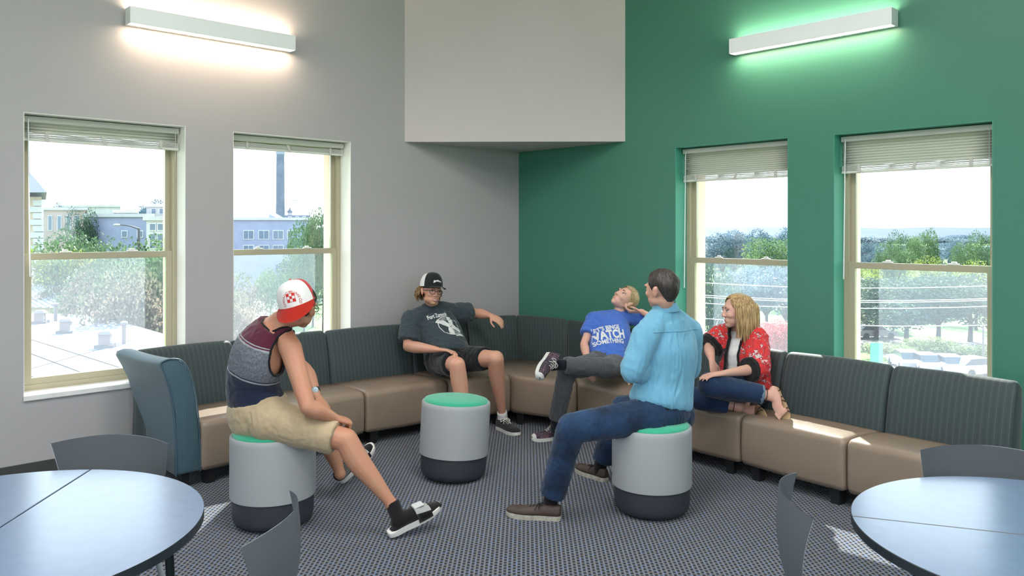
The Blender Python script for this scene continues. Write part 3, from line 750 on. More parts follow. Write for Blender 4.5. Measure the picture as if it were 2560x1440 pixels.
def face_parts(par, c, M, s=1.0, brow=(.12, .07, .03), lip=(.42, .14, .12), iris=(.05, .09, .08), smile=.006, teeth=False, closed=False, fem=False):
    def X(x, y, z): return c+M@(V((x, y, z))*s)
    for sx_ in (-1, 1):
        ec = X(sx_*.031, .0780, .004); bm = bmesh.new(); ell(bm, ec, (.0125*s, .0125*s, (.0062 if not closed else .0045)*s), M, 14, 10)
        ell(bm, X(sx_*.031, .0875, .004), (.0052*s, .0042*s, .0052*s), M, 10, 8, mi=1)
        bm_obj('eye', bm, [mat('eye_white', (.75, .72, .68), .25), mat('iris%.2f' % iris[0], iris, .2)], par, smooth=True)
        bm = bmesh.new(); tube(bm, [X(sx_*.018, .088, .010), X(sx_*.031, .0915, .0125), X(sx_*.045, .082, .009)], [.0012*s, .0020*s, .0012*s], n=2, seg=6)
        bm_obj('eyelid', bm, mat('lash', (.09, .05, .035), .7), par, smooth=True)
        bm = bmesh.new(); tube(bm, [X(sx_*.013, .0945, .026), X(sx_*.030, .0950, .032), X(sx_*.048, .081, .027)], [(.002*s, .004*s), (.0025*s, .0042*s), (.0015*s, .002*s)], n=3, seg=8)
        bm_obj('eyebrow', bm, mat('brow%.2f' % brow[0], brow, .8), par, smooth=True)
    bm = bmesh.new(); w = .026 if teeth else .022
    up = [X(-w, .080, -.058+smile), X(-w*.5, .0935, -.0565), X(0, .0965, -.0575), X(w*.5, .0935, -.0565), X(w, .080, -.058+smile)]
    lo = [X(-w, .080, -.058+smile), X(-w*.5, .091, -.069 if teeth else -.063), X(0, .094, -.073 if teeth else -.065), X(w*.5, .091, -.069 if teeth else -.063), X(w, .080, -.058+smile)]
    lr = s*(1 if teeth else .78); inn = M@V((0, 0 if teeth else -.0025*s, 0)); tube(bm, [p+inn for p in up], [.0014*lr, .0032*lr, .0034*lr, .0032*lr, .0014*lr], n=3, seg=8); tube(bm, [p+inn for p in lo], [.0014*lr, .0036*lr, .0042*lr, .0036*lr, .0014*lr], n=3, seg=8)
    mo = bm_obj('mouth', bm, mat('lip%.2f' % lip[0], lip, .4), par, smooth=True)
    if teeth:
        bm = bmesh.new(); ell(bm, X(0, .0905, -.0635), (.019*s, .006*s, .0065*s), M, 14, 8); bm_obj('teeth', bm, mat('teeth', (.8, .78, .72), .3), par, smooth=True)
def hair_shell(par, c, M, s, m, low, amp=.004, thick=.012, name='hair', seed=1.0, top=.0, rx=1.0):
    """cap of hair. low(az) -> height (head units) of the hairline; az 0 = forward, +-pi = back"""
    bm = bmesh.new(); nA, nR = 72, 22; rings = []
    for j in range(nR+1):
        row = []
        for k in range(nA):
            az = -math.pi+2*math.pi*k/nA; zl = low(az); 
            z = .1236+top-(j/nR)**1.6*(.1236+top-zl)
            zz = (z-.032)/(.084+top+.008); q = math.sqrt(max(0, 1-min(.999, abs(zz) if zz > 0 else abs(zz)*.72)**2))
            wv = amp*noise.noise(V((math.sin(az)*7+seed, math.cos(az)*7, z*16)))+amp*.8*noise.noise(V((math.sin(az)*26, math.cos(az)*26+seed, z*30)))
            e = min(1, (1-j/nR)*3.2)**.6
            rx_, ry_ = .076*rx+thick*e+wv, .098+thick*e+wv
            x = math.sin(az)*rx_*q; y = -.010+math.cos(az)*ry_*q
            row.append(bm.verts.new(c+M@(V((x, y, z+wv*.5))*s)))
        rings.append(row)
    for a, b in zip(rings, rings[1:]):
        for k in range(nA): bm.faces.new((a[k], b[k], b[(k+1) % nA], a[(k+1) % nA]))
    bm.faces.new(rings[0])
    return bm_obj(name, bm, m, par, smooth=True)
def hair_mat(name, col, lite):
    m, nt, b = node_mat(name); N, L = nt.nodes, nt.links
    t = N.new('ShaderNodeTexCoord'); mp = N.new('ShaderNodeMapping'); mp.inputs['Scale'].default_value = (90, 90, 9)
    n = N.new('ShaderNodeTexNoise'); n.inputs['Scale'].default_value = 1.6; n.inputs['Detail'].default_value = 4
    L.new(t.outputs['Object'], mp.inputs[0]); L.new(mp.outputs[0], n.inputs[0]); r = N.new('ShaderNodeValToRGB')
    r.color_ramp.elements[0].position = .35; r.color_ramp.elements[1].position = .68
    r.color_ramp.elements[0].color = tuple(col)+(1,); r.color_ramp.elements[1].color = tuple(lite)+(1,)
    L.new(n.outputs['Fac'], r.inputs[0]); L.new(r.outputs[0], b.inputs['Base Color']); b.inputs['Roughness'].default_value = .5
    bn = N.new('ShaderNodeBump'); bn.inputs['Strength'].default_value = .6; bn.inputs['Distance'].default_value = .003
    L.new(n.outputs['Fac'], bn.inputs['Height']); L.new(bn.outputs[0], b.inputs['Normal']); return m
def locks(par, c, M, s, m, roots, name='hair_lock', seed=3, r=.006, curl=.0):
    """roots: list of lists of head-space points, one joined strand each"""
    bm = bmesh.new(); rd = random.Random(seed)
    for pts in roots:
        q = [c+M@(V(p)*s) for p in pts]; k = len(q)
        if curl:
            q = [p+V((rd.uniform(-1, 1), rd.uniform(-1, 1), rd.uniform(-1, 1)))*curl*(i/k) for i, p in enumerate(q)]
        rr = [(r*s*(1-.75*abs(2*i/(k-1)-.8)**1.6*.9), r*s*.7*(1-.7*abs(2*i/(k-1)-.8)**1.6*.9)) for i in range(k)]
        rr = [(max(a, .001), max(b_, .001)) for a, b_ in rr]
        tube(bm, q, rr, n=4, seg=6)
    return bm_obj(name, bm, m, par, smooth=True, kind='stuff')
def limb_pts(a, b, c=None): return [a, b] if c is None else [a, b, c]
def body(par, K, m, s=1.0, fem=False, hands=None, feet=True, bulk=1.0, voxel=.0052, hs=1.0, breast=0):
    """one continuous skin surface from head to toe"""
    bm = bmesh.new(); lat = (K['SR']-K['SL']).normalized(); hl = (K['HR']-K['HL']).normalized(); b = bulk
    torso = [K['pel']-(K['waist']-K['pel']).normalized()*.03, K['pel'], K['waist'], K['chest'], K['neck']-(K['neck']-K['chest']).normalized()*.085]
    tube(bm, torso, [(.13*b, .10*b), (.15*b, .11*b), (.135*b, .10*b), (.155*b, .108*b), (.105*b, .066*b)], side=(lat+hl), n=5, seg=24)
    up = (K['neck']-K['chest']).normalized()
    for sh in (K['SR'], K['SL']):
        tube(bm, [K['neck']-up*.02, K['neck'].lerp(sh, .5)-up*.01, sh], [.046*b, .048*b, .055*b], n=3); 
    tube(bm, [K['neck']-up*.06, K['neck'], K['head']+K['M']@(V((0, -.022, -.055))*hs)], [.062, .053*(.88 if fem else 1), .050*(.88 if fem else 1)], n=4)
    head(bm, K['head'], K['M'], hs, fem)
    g = .86 if fem else 1.0
    for q in 'RL':
        S_, E_, W_ = K['S'+q], K['E'+q], K['W'+q]
        m1 = S_.lerp(E_, .45)
        tube(bm, [S_, m1, E_], [.054*b*g, .046*b*g, .038*b*g], n=4); 
        tube(bm, [E_, E_.lerp(W_, .28), E_.lerp(W_, .7), W_], [.038*b*g, .043*b*g, .031*b*g, .024*g], n=4)
        h = hands[q]; hand(bm, W_, h[0], h[1], h[2], (.98 if not fem else .9)*s, *(h[3:]))
        Hh, Kn, An = K['H'+q], K['K'+q], K['A'+q]
        tube(bm, [Hh, Hh.lerp(Kn, .4), Hh.lerp(Kn, .85), Kn], [.085*b, .078*b, .058*b, .055*b], n=4)
        back = (Kn-Hh).normalized(); cf = (An-Kn).normalized(); bb = (-back-cf*(-back).dot(cf))
        bb = bb.normalized() if bb.length > .1 else V((0, 0, 0))
        tube(bm, [Kn, Kn.lerp(An, .28)+bb*.014, Kn.lerp(An, .62)+bb*.006, Kn.lerp(An, .9), An], [.055*b, .057*b, .043*b, .033, .035], n=4)
        if not feet: ell(bm, An, (.035, .035, .035)); continue
        f = K['F'+q]; fd = (f-An).normalized(); 
        heel = K.get('heel'+q, An+V((0, 0, -.045))-V((fd.x, fd.y, 0)).normalized()*.03)
        tube(bm, [heel, heel.lerp(f, .35)+V((0, 0, .012)), f-fd*.06, f-fd*.015], [(.022, .024), (.026, .022), (.034, .016), (.031, .011)], side=K.get('fs'+q, cf.cross(fd)), n=4, seg=12)
        tube(bm, [An, heel], [.031, .025], n=2); tube(bm, [An, heel.lerp(f, .5)], [.030, .020], n=2)
        if K.get('toes'):
            sdv = V(K.get('fs'+q, cf.cross(fd))).normalized(); 
            for t in range(5):
                o_ = (t-2)*.0165; bp = f-fd*.02+sdv*o_; ln = .034-.004*t
                tube(bm, [bp, bp+fd*ln*.6, bp+fd*ln], [.0115 if t == 0 else .0085, .010 if t == 0 else .0078, .008 if t == 0 else .006], n=2, seg=8)
    me = remesh(bm, 'body', voxel, 5); return link('body', me, m, par)
def top(par, K, m, name, b=1.0, sleeve=(.5, .5), grow=.016, hem=0.0, fold=(.004, (16, 16, 22), 1), r_sl=(.068, .062), voxel=.0075, neck_r=.066, mats=None, belly=0.0, collar=False, wide=None, sleeve2=None, waist_up=0.0, neck_up=None):
    """a shirt following the torso; sleeve = fraction of the upper arm covered (right, left); sleeve2 = fraction of the forearm"""
    bm = bmesh.new(); lat = (K['SR']-K['SL']).normalized(); hl = (K['HR']-K['HL']).normalized(); up = (K['neck']-K['chest']).normalized()
    g = grow; dn = (K['pel']-K['waist']).normalized(); fwd = (lat.cross(up)); fwd = -fwd if fwd.dot(K.get('fwd', fwd)) < 0 else fwd
    W_ = wide or (1, 1, 1, 1)
    pts = [K['pel']+dn*hem, K['pel']+dn*(hem*.2-.02), K['waist']+fwd*belly*.6, K['chest'], K['neck']-up*.055]
    tube(bm, pts, [((.152*b+g)*W_[0], (.115*b+g)*W_[0]), ((.158*b+g)*W_[1], (.120*b+g+belly*.5)*W_[1]), ((.142*b+g)*W_[2], (.108*b+g+belly)*W_[2]), ((.160*b+g)*W_[3], (.114*b+g)*W_[3]), (.122*b+g*.7, .075*b+g*.7)], side=(lat+hl), n=5, seg=28, caps='flat')
    for q, sl in zip('RL', sleeve):
        sh, el = K['S'+q], K['E'+q]
        if sl > 0:
            tube(bm, [K['neck']-up*.018, K['neck'].lerp(sh, .5)-up*.008, sh], [.058*b+g*.3, .058*b+g*.5, .062*b+g*.5], n=3)
            tube(bm, [sh, sh.lerp(el, sl*.5), sh.lerp(el, sl)], [r_sl[0]*b, (r_sl[0]+r_sl[1])/2*b, r_sl[1]*b], n=3, caps='flat', seg=18); ell(bm, sh, (r_sl[0]*b*.97,)*3, None, 16, 12)
            if sleeve2:
                wr = K['W'+q]; f2 = sleeve2['RL'.index(q)]
                if f2 > 0: ell(bm, el, (r_sl[1]*b*.93,)*3, None, 14, 10); tube(bm, [el, el.lerp(wr, f2)], [r_sl[1]*b*.95, r_sl[1]*b*.93], n=2, caps='flat', seg=16)
        else:
            tube(bm, [K['neck']-up*.03+(sh-K['neck']).normalized()*.02, K['neck'].lerp(sh, .62)-up*.006], [.049*b, .052*b], n=2, caps='flat')
    if neck_up is not None: tube(bm, [K['neck']-up*.075, K['neck']-up*.03, K['neck']+up*neck_up], [(.120*b, .088*b), (.092, .080), (.068, .064)], side=lat, n=3, seg=24, caps='flat')
    me = remesh(bm, name, voxel, 4, fold)
    ob = link(name, me, mats or m, par)
    return ob
def legs_wear(par, K, m, name, b=1.0, grow=.014, cover=(1.0, 1.0), shin=(.93, .93), r=(.098, .085, .068, .058), fold=(.004, (20, 20, 14), 2), voxel=.0075, rise=.05, pelr=(.160, .122)):
    """trousers / shorts. cover = fraction of thigh; shin = fraction of the shin (0 = shorts)"""
    bm = bmesh.new(); hl = (K['HR']-K['HL']).normalized(); dn = (K['pel']-K['waist']).normalized()
    tube(bm, [K['pel']-dn*rise, K['pel'], K['pel']+dn*.045], [(pelr[0]*b, pelr[1]*b), (pelr[0]*b*1.06, pelr[1]*b*1.08), (pelr[0]*b*.86, pelr[1]*b*.8)], side=hl, n=3, seg=24, caps='flat')
    hc_ = (K['HR']+K['HL'])/2; fr = Matrix((hl, dn.cross(hl), dn)).transposed(); ell(bm, hc_.lerp(K['pel'], .5)+dn*.01, (pelr[0]*b*1.08, pelr[1]*b*1.06, .12), fr, 24, 14)
    for i, q in enumerate('RL'):
        Hh, Kn, An = K['H'+q], K['K'+q], K['A'+q]; ell(bm, Hh, (r[0]*b*1.12,)*3, None, 18, 12)
        if cover[i] >= 1:
            tube(bm, [Hh, Hh.lerp(Kn, .45), Kn], [r[0]*b, r[1]*b, r[2]*b], n=4, seg=18)
            if shin[i] > 0: tube(bm, [Kn, Kn.lerp(An, .4*shin[i]), Kn.lerp(An, shin[i])], [r[2]*b, (r[2]*.55+r[3]*.45)*b, r[3]*b], n=4, caps='flat', seg=18); ell(bm, Kn, (r[2]*b,)*3, None, 16, 12)
        else: tube(bm, [Hh, Hh.lerp(Kn, cover[i]*.5), Hh.lerp(Kn, cover[i])], [r[0]*b, r[1]*b, r[2]*b], n=4, caps='flat', seg=20)
    me = remesh(bm, name, voxel, 4, fold); return link(name, me, m, par)
def cloth(name, col, sc=260, st=.25, var=(40, .06), rough=.85, sheen=.2):
    return mat(name, col, rough, spec=.2, bump=(sc, st, .0015), var=var, sheen=sheen)
def shoe(par, heel, toe, up, m_up, m_sole, L_=.295, sole_h=.026, lace=None, name='shoe', collar=.072, w=1.0, toe_cap=None):
    """heel = sole point at the back of the heel, toe = aim point, up = up vector of the sole"""
    f = (toe-heel).normalized(); M = frame(f, up); sx_ = M@V((1, 0, 0)); u = M@V((0, 0, 1))
    def hw(t): return w*(.030+.004*math.sin(t*3.1)+.014*math.sin(max(0, t-.35)/.65*math.pi)**1.0*(1 if t > .35 else 0))*math.sqrt(max(0, 1-((t-.9)/.1)**2 if t > .9 else 1-(((.08-t)/.08)**2)*.75 if t < .08 else 1))
    T = [0, .01, .03, .07, .14, .25, .38, .5, .62, .74, .84, .91, .95, .98, .995]
    bm = bmesh.new(); ring0 = []; 
    L1 = [heel+f*t*L_+sx_*hw(t) for t in T]+[heel+f*t*L_-sx_*hw(t) for t in T[::-1]]
    spring = [max(0, t-.72)**2*.28*L_ for t in T]; spring = spring+spring[::-1]
    lo = [bm.verts.new(p+u*s_) for p, s_ in zip(L1, spring)]; cen = heel+f*L_*.5
    mid = [bm.verts.new(p+(p-cen)*.02+u*(s_+sole_h*.5)) for p, s_ in zip(L1, spring)]
    hi = [bm.verts.new(p+u*(s_+sole_h)) for p, s_ in zip(L1, spring)]
    n = len(lo)
    for k in range(n):
        j = (k+1) % n; bm.faces.new((lo[k], lo[j], mid[j], mid[k])); bm.faces.new((mid[k], mid[j], hi[j], hi[k]))
    bm.faces.new(lo[::-1]); bm.faces.new(hi)
    so = bm_obj(name, bm, m_sole, par, smooth=True); smooth_angle(so, 45)
    rows = []
    for t, s_ in zip(T, spring[:len(T)]):
        h = collar if t < .28 else collar-(collar-.040)*min(1, (t-.28)/.36) if t < .64 else .040-.016*((t-.64)/.36)**2
        h = h*math.sqrt(max(.02, 1-((t-.9)/.105)**2)) if t > .9 else h
        row = []
        for k in range(13):
            a = math.pi*k/12; cc = math.copysign(abs(math.cos(a))**.75, math.cos(a)); row.append(heel+f*t*L_+sx_*hw(t)*.95*cc+u*(s_+sole_h-.002+h*math.sin(a)**(.8)))
        rows.append(row)
    bm = bmesh.new(); g = [[bm.verts.new(p) for p in r_] for r_ in rows]
    for a, b_ in zip(g, g[1:]):
        for k in range(12): bm.faces.new((a[k], a[k+1], b_[k+1], b_[k]))
        bm.faces.new((a[0], b_[0], b_[12], a[12]))
    bm.faces.new(g[0]); bm.faces.new(g[-1][::-1])
    upo = bm_obj('shoe_upper', bm, m_up, so, smooth=True)
    if toe_cap:
        bm = bmesh.new(); r2 = [[p+u*.0015+f*.0015 for p in r_] for r_ in rows[11:]]; g = [[bm.verts.new(p) for p in r_] for r_ in r2]
        for a, b_ in zip(g, g[1:]):
            for k in range(12): bm.faces.new((a[k], a[k+1], b_[k+1], b_[k]))
        bm_obj('toe_cap', bm, toe_cap, so, smooth=True)
    if lace:
        bm = bmesh.new()
        for t in (.36, .42, .48, .54):
            h = collar-(collar-.040)*min(1, (t-.28)/.36); c = heel+f*t*L_+u*(sole_h+h+.002)
            tube(bm, [c-sx_*.018-u*.006+f*.004, c+f*.0, c+sx_*.018-u*.006+f*.004], [(.0035, .002)]*3, n=2, seg=6)
        c = heel+f*.34*L_+u*(sole_h+collar-.004)
        for sg in (-1, 1):
            tube(bm, [c, c+sx_*sg*.03+u*.006, c+sx_*sg*.045+f*.012-u*.012, c+sx_*sg*.02+f*.012-u*.002, c], [.0025]*5, n=3, seg=6)
            tube(bm, [c, c+sx_*sg*.018+f*.02, c+sx_*sg*.034+f*.035-u*.025], [.0025]*3, n=3, seg=6)
        bm_obj('laces', bm, lace, so, smooth=True)
    return so
def wrap_text(par, txt, target, origin, right, upv, size, m, name='lettering', font_shear=0, bold=.0, depth=.35, squeeze=1.0, align='CENTER', off=.002, arc=None, extra=None):
    """flat letters laid on the surface of target: projected along -normal of (right, up)"""
    right = V(right).normalized(); nrm = right.cross(V(upv)).normalized(); upv = nrm.cross(right)
    bm = bmesh.new()
    if txt:
        cu = bpy.data.curves.new('t', 'FONT'); cu.body = txt; cu.size = size; cu.align_x = align; cu.align_y = 'CENTER'; cu.shear = font_shear; cu.offset = bold; cu.resolution_u = 3
        o = bpy.data.objects.new('t', cu); COL.objects.link(o)
        me = bpy.data.meshes.new_from_object(o.evaluated_get(bpy.context.evaluated_depsgraph_get())); bpy.data.objects.remove(o)
        bm.from_mesh(me); bpy.data.meshes.remove(me)
    if extra: extra(bm)
    bmesh.ops.triangulate(bm, faces=bm.faces[:])
    for _ in range(4):
        es = [e for e in bm.edges if e.calc_length() > .012]
        if not es: break
        bmesh.ops.subdivide_edges(bm, edges=es, cuts=1); bmesh.ops.triangulate(bm, faces=bm.faces[:])
    tb = bmesh.new(); tb.from_mesh(target.data); tb.transform(Matrix.Translation(par_world(target))); bvh = BVHTree.FromBMesh(tb); tb.free()
    dead = []
    for v in bm.verts:
        x, y = v.co.x*squeeze, v.co.y
        if arc: 
            th = x/arc; x, y = (arc+y)*math.sin(th), (arc+y)*math.cos(th)-arc
        p = origin+right*x+upv*y; h = bvh.ray_cast(p+nrm*.3, -nrm, .6)
        if h[0] is None: dead.append(v); continue
        v.co = h[0]+nrm*off
    if dead: bmesh.ops.delete(bm, geom=dead, context='VERTS')
    me = bpy.data.meshes.new(name); bm.to_mesh(me); bm.free()
    return link(name, me, m, par, smooth=False)
def rims(o, r=.005, wide=.008, world_off=None):
    """chains of boundary edges of a mesh, smoothed, in world coordinates"""
    bm = bmesh.new(); bm.from_mesh(o.data); of = par_world(o); seen = set(); out = []
    nb = {}
    for e in bm.edges:
        if e.is_boundary:
            a, b = e.verts; nb.setdefault(a.index, []).append(b.index); nb.setdefault(b.index, []).append(a.index)
    bm.verts.ensure_lookup_table()
    for s0 in nb:
        if s0 in seen: continue
        ch = [s0]; seen.add(s0); cur = s0
        while True:
            nx = [x for x in nb[cur] if x not in seen]
            if not nx: break
            cur = nx[0]; seen.add(cur); ch.append(cur)
        if len(ch) > 14: out.append([bm.verts[i].co+of for i in ch])
    bm.free()
    res = []
    for ch in out:
        n = len(ch)
        for _ in range(6): ch = [(ch[i-1]+ch[i]*2+ch[(i+1) % n])/4 for i in range(n)]
        ch = ch[::2]; res.append(ch+[ch[0]])
    return res
def par_world(o):
    v = V((0, 0, 0)); q = o
    while q is not None: v += q.location; q = q.parent
    return v
def cap(par, c, M, s, m_front, m_back, m_bill, bill_dir=1, name='cap', bill_drop=.25, bill_len=.072, squash=1.0, flat=False, split=.12):
    """trucker cap; local +y of M*bill_dir is the way the bill points; c = centre of the opening"""
    D = bill_dir
    def X(x, y, z): return c+M@(V((x*D, y*D, z))*s)
    bm = bmesh.new(); nA, nR = 48, 12; rings = []
    for j in range(nR+1):
        a = j/nR*math.pi/2*.985; row = []
        for k in range(nA):
            az = 2*math.pi*k/nA; fr = max(0, math.cos(az))
            rx, ry = .084, .101; q = math.cos(a)**(.62)
            zz = .108*squash*math.sin(a)**.92*(1+.05*fr)
            row.append(bm.verts.new(X(math.sin(az)*rx*q, math.cos(az)*ry*q*(1+.03*fr), zz)))
        rings.append(row)
    for a, b_ in zip(rings, rings[1:]):
        for k in range(nA):
            az = 2*math.pi*(k+.5)/nA; f = bm.faces.new((a[k], a[(k+1) % nA], b_[(k+1) % nA], b_[k])); f.material_index = 0 if math.cos(az) > split else 1
    bm.faces.new(rings[-1]); cr_ = bm_obj(name, bm, [m_front, m_back], par, smooth=True)
    bm = bmesh.new(); rows = []
    for j in range(9):
        t = j/8; row = []
        for k in range(21):
            az = (k/20-.5)*math.radians(150); 
            x0, y0 = math.sin(az)*.084, math.cos(az)*.103
            ext = bill_len*t*(math.cos(az*1.12)**.55 if abs(az*1.12) < 1.56 else 0)
            dr = -bill_drop*ext-(0 if flat else .9)*x0*x0*2.2*(.3+t)
            row.append(X(x0*(1+.10*t), y0+ext, .004+dr))
        rows.append(row)
    g = [[bm.verts.new(p) for p in r_] for r_ in rows]
    for a, b_ in zip(g, g[1:]):
        for k in range(20): bm.faces.new((a[k], a[k+1], b_[k+1], b_[k]))
    bmesh.ops.solidify(bm, geom=bm.faces[:], thickness=.003)
    bm_obj('cap_bill', bm, m_bill, cr_, smooth=True)
    bm = bmesh.new(); ell(bm, X(0, 0, .113*squash), (.006*s, .006*s, .003*s), M, 10, 6); bm_obj('cap_button', bm, m_bill, cr_, smooth=True)
    return cr_
def glasses(par, c, M, s, m):
    def X(x, y, z): return c+M@(V((x, y, z))*s)
    bm = bmesh.new()
    for sg in (-1, 1):
        pts = [X(sg*(.033+.024*math.cos(a)), .106-.008*abs(math.cos(a)), .0+.017*math.copysign(abs(math.sin(a))**.8, math.sin(a))) for a in [2*math.pi*k/16 for k in range(17)]]
        tube(bm, pts, [.0022*s]*17, n=1, seg=6); tube(bm, [X(sg*.057, .098, .008), X(sg*.072, .05, .008), X(sg*.080, -.005, .006)], [.0022*s]*3, n=2, seg=6)
    tube(bm, [X(-.010, .106, .004), X(0, .109, .007), X(.010, .106, .004)], [.002*s]*3, n=2, seg=6)
    return bm_obj('glasses', bm, m, par, smooth=True)
def K_(pel, waist, chest, neck, head_c, hf, hu, SR, SL, ER, EL, WR, WL, HR, HL, KR, KL, AR, AL, FR, FL_, **k):
    d = dict(pel=pel, waist=waist, chest=chest, neck=neck, head=head_c, M=frame(hf, hu), SR=SR, SL=SL, ER=ER, EL=EL, WR=WR, WL=WL, HR=HR, HL=HL, KR=KR, KL=KL, AR=AR, AL=AL, FR=FR, FL=FL_); d.update(k)
    for nm, a, b in (('shoulders', 'SR', 'SL'), ('uarmR', 'SR', 'ER'), ('uarmL', 'SL', 'EL'), ('farmR', 'ER', 'WR'), ('farmL', 'EL', 'WL'), ('hips', 'HR', 'HL'), ('thighR', 'HR', 'KR'), ('thighL', 'HL', 'KL'), ('shinR', 'KR', 'AR'), ('shinL', 'KL', 'AL'), ('spine', 'pel', 'neck'), ('neckhead', 'neck', 'head')):
        print('   %s %.3f' % (nm, (d[a]-d[b]).length), end='')
    print(); return d
# ================================================================ people
# ---- man in the tank top, on the left stool, turned away towards the group
print('A')
A = K_(P(648, 1033, 4.36), P(632, 955, 4.36), P(652, 880, 4.32), P(700, 800, 4.30), P(750, 768, 4.27), (.27, .95, -.12), (.12, -.1, 1),
       P(727, 872, 4.20), P(652, 838, 4.46), P(770, 1018, 4.10), P(762, 925, 4.50), P(838, 1045, 4.20), P(792, 990, 4.40),
       P(676, 1048, 4.25), P(628, 1042, 4.47), P(866, 1100, 4.19), P(815, 1062, 4.72), P(980, 1262, 4.17), P(850, 1185, 4.72), P(1062, 1285, 4.30), P(905, 1150, 4.86), fwd=V((.75, .65, 0)))
per = empty('person', (ST1[0], ST1[1], 0), 'person in a three-coloured tank top, khaki shorts and red backwards cap on the left stool', 'person', 'people sitting in the lounge')
SKA = skin_mat('tanned_skin', (.50, .265, .165))
body(per, A, SKA, hands={'R': ((.45, .5, -.25), (-.2, .3, -1), 1, .75), 'L': ((.3, -.1, -.3), (-.1, -.1, -1), -1, .55)}, bulk=1.10, feet=False)
M_MAR = cloth('maroon_jersey', (.085, .012, .030)); M_HEA = mat('heather_grey_jersey', (.15, .16, .19), .9, spec=.2, bump=(300, .3, .0015), var=(150, .42)); M_NAV = cloth('navy_jersey', (.013, .019, .045)); M_TRIM = cloth('black_trim', (.008, .008, .010)); M_LGR = cloth('light_grey_stripe', (.30, .31, .34))
tt = top(per, A, M_MAR, 'tank_top', b=1.10, sleeve=(0, 0), grow=.008, hem=.035, fold=(.0035, (10, 10, 26), 3), mats=[M_MAR, M_HEA, M_NAV, M_TRIM, M_LGR], voxel=.007, wide=(1.02, 1.05, 1.06, 1.02))
ax0, ax1 = A['pel'], A['neck']; axv = (ax1-ax0); axl = axv.length; axv = axv.normalized(); off_ = par_world(tt)
bm = bmesh.new(); bm.from_mesh(tt.data)
for t in (.395, .412, .425, .735, .752, .765, .775): bmesh.ops.bisect_plane(bm, geom=bm.verts[:]+bm.edges[:]+bm.faces[:], plane_co=ax0+axv*axl*t-off_, plane_no=axv)
bm.to_mesh(tt.data); bm.free()
for p in tt.data.polygons:
    c = p.center+off_; t = (c-ax0).dot(axv)/axl+.0
    dR, dL = (c-A['SR']).length, (c-A['SL']).length; dn_ = (c-A['neck']).length
    p.material_index = 2 if t < .395 else 4 if t < .412 else 2 if t < .425 else 1 if t < .735 else 4 if t < .752 else 0 if t < .765 else 4 if t < .775 else 0
    if dn_ < .100: p.material_index = 3
# cut the armholes and bind their edges in black
lat = (A['SR']-A['SL']).normalized(); upA = (A['neck']-A['chest']).normalized(); fA = lat.cross(upA); fA = fA if fA.dot(A['fwd']) > 0 else -fA
bm = bmesh.new(); bm.from_mesh(tt.data); kill = []
for f in bm.faces:
    c = f.calc_center_median()+off_
    for S_, sg in ((A['SR'], 1), (A['SL'], -1)):
        r_ = c-S_; x, y, z = r_.dot(lat)*sg, r_.dot(fA), r_.dot(upA)
        if x > -.075 and ((y-.01)/.088)**2+((z+.045)/.125)**2 < 1: kill.append(f); break
    else:
        if (c-A['neck']).length < .094: kill.append(f)
bmesh.ops.delete(bm, geom=kill, context='FACES'); bm.to_mesh(tt.data); bm.free()
for ch in rims(tt):
    bm = bmesh.new(); tube(bm, ch, [(.0065, .0065)]*len(ch), n=1, seg=8); bm_obj('edge_binding', bm, M_TRIM, per, smooth=True)
M_KHA = cloth('khaki_twill', (.47, .365, .235), 300, .3)
sh = legs_wear(per, A, M_KHA, 'shorts', b=1.06, cover=(.86, .86), r=(.104, .098, .086, .06), fold=(.0036, (22, 22, 16), 5), rise=.075, voxel=.0075, pelr=(.178, .142))
bm = bmesh.new(); hl = (A['HR']-A['HL']).normalized(); dnA = (A['pel']-A['waist']).normalized()
tube(bm, [A['pel']-dnA*.070, A['pel']-dnA*.042], [(.176, .136), (.179, .139)], side=hl, n=1, seg=32, caps='flat'); bm_obj('belt', bm, cloth('brown_belt', (.035, .022, .018)), per, smooth=True)
cm = frame((.62, .78, 0), (0, 0, 1)); cM = frame((-.05, 1, .12), (-.28, -.06, 1)); cpos = A['head']+A['M']@V((0, -.010, .022))+V((-.012, 0, 0))
M_CW = cloth('white_foam', (.72, .71, .70), 300, .1); M_CR = cloth('red_mesh', (.50, .022, .022), 500, .4); M_CB = cloth('red_twill', (.62, .035, .018), 400, .2)
ca = cap(per, cpos, cM, 1.17, M_CW, M_CR, M_CB, bill_dir=-1, bill_drop=.62, bill_len=.082, flat=True, split=.2)
rt = cM@V((1, 0, 0)); uc = cM@V((0, .55, .83)); lo_ = cpos+cM@V((.006, -.11, .050))
def checks(bm):
    q = .0135; g = .0022
    for i in range(3):
        for j in range(3):
            if (i+j) % 2 == 0: 
                x, y = (i-1)*q, (j-1)*q; bm.faces.new([bm.verts.new((x+a*q/2, y+b*q/2, 0)) for a, b in ((-1, -1), (1, -1), (1, 1), (-1, 1))])
    e = q*1.5+.002; w = .0022
    for x0, x1, y0, y1 in ((-e, e, e-w, e), (-e, e, -e, -e+w), (-e, -e+w, -e, e), (e-w, e, -e, e)): bm.faces.new([bm.verts.new((a, b, 0)) for a, b in ((x0, y0), (x1, y0), (x1, y1), (x0, y1))])
M_RED = cloth('red_print', (.50, .03, .025)); M_RED2 = cloth('faded_red_print', (.52, .14, .13))
wrap_text(ca, '', ca, lo_, rt, uc, .02, M_RED, 'check_emblem', extra=checks, off=.0016)
wrap_text(ca, 'CHICAGO MILLING CO', ca, lo_+uc*.030, rt, uc, .0165, M_RED2, 'lettering', arc=.042, off=.0016, bold=.0004, squeeze=1.0)
hair_shell(per, A['head'], A['M'], 1.0, hair_mat('dark_brown_hair', (.02, .012, .008), (.05, .03, .02)), lambda az: .045 if abs(az) < 1.2 else .045-.085*min(1, (abs(az)-1.2)/.5), thick=.004)
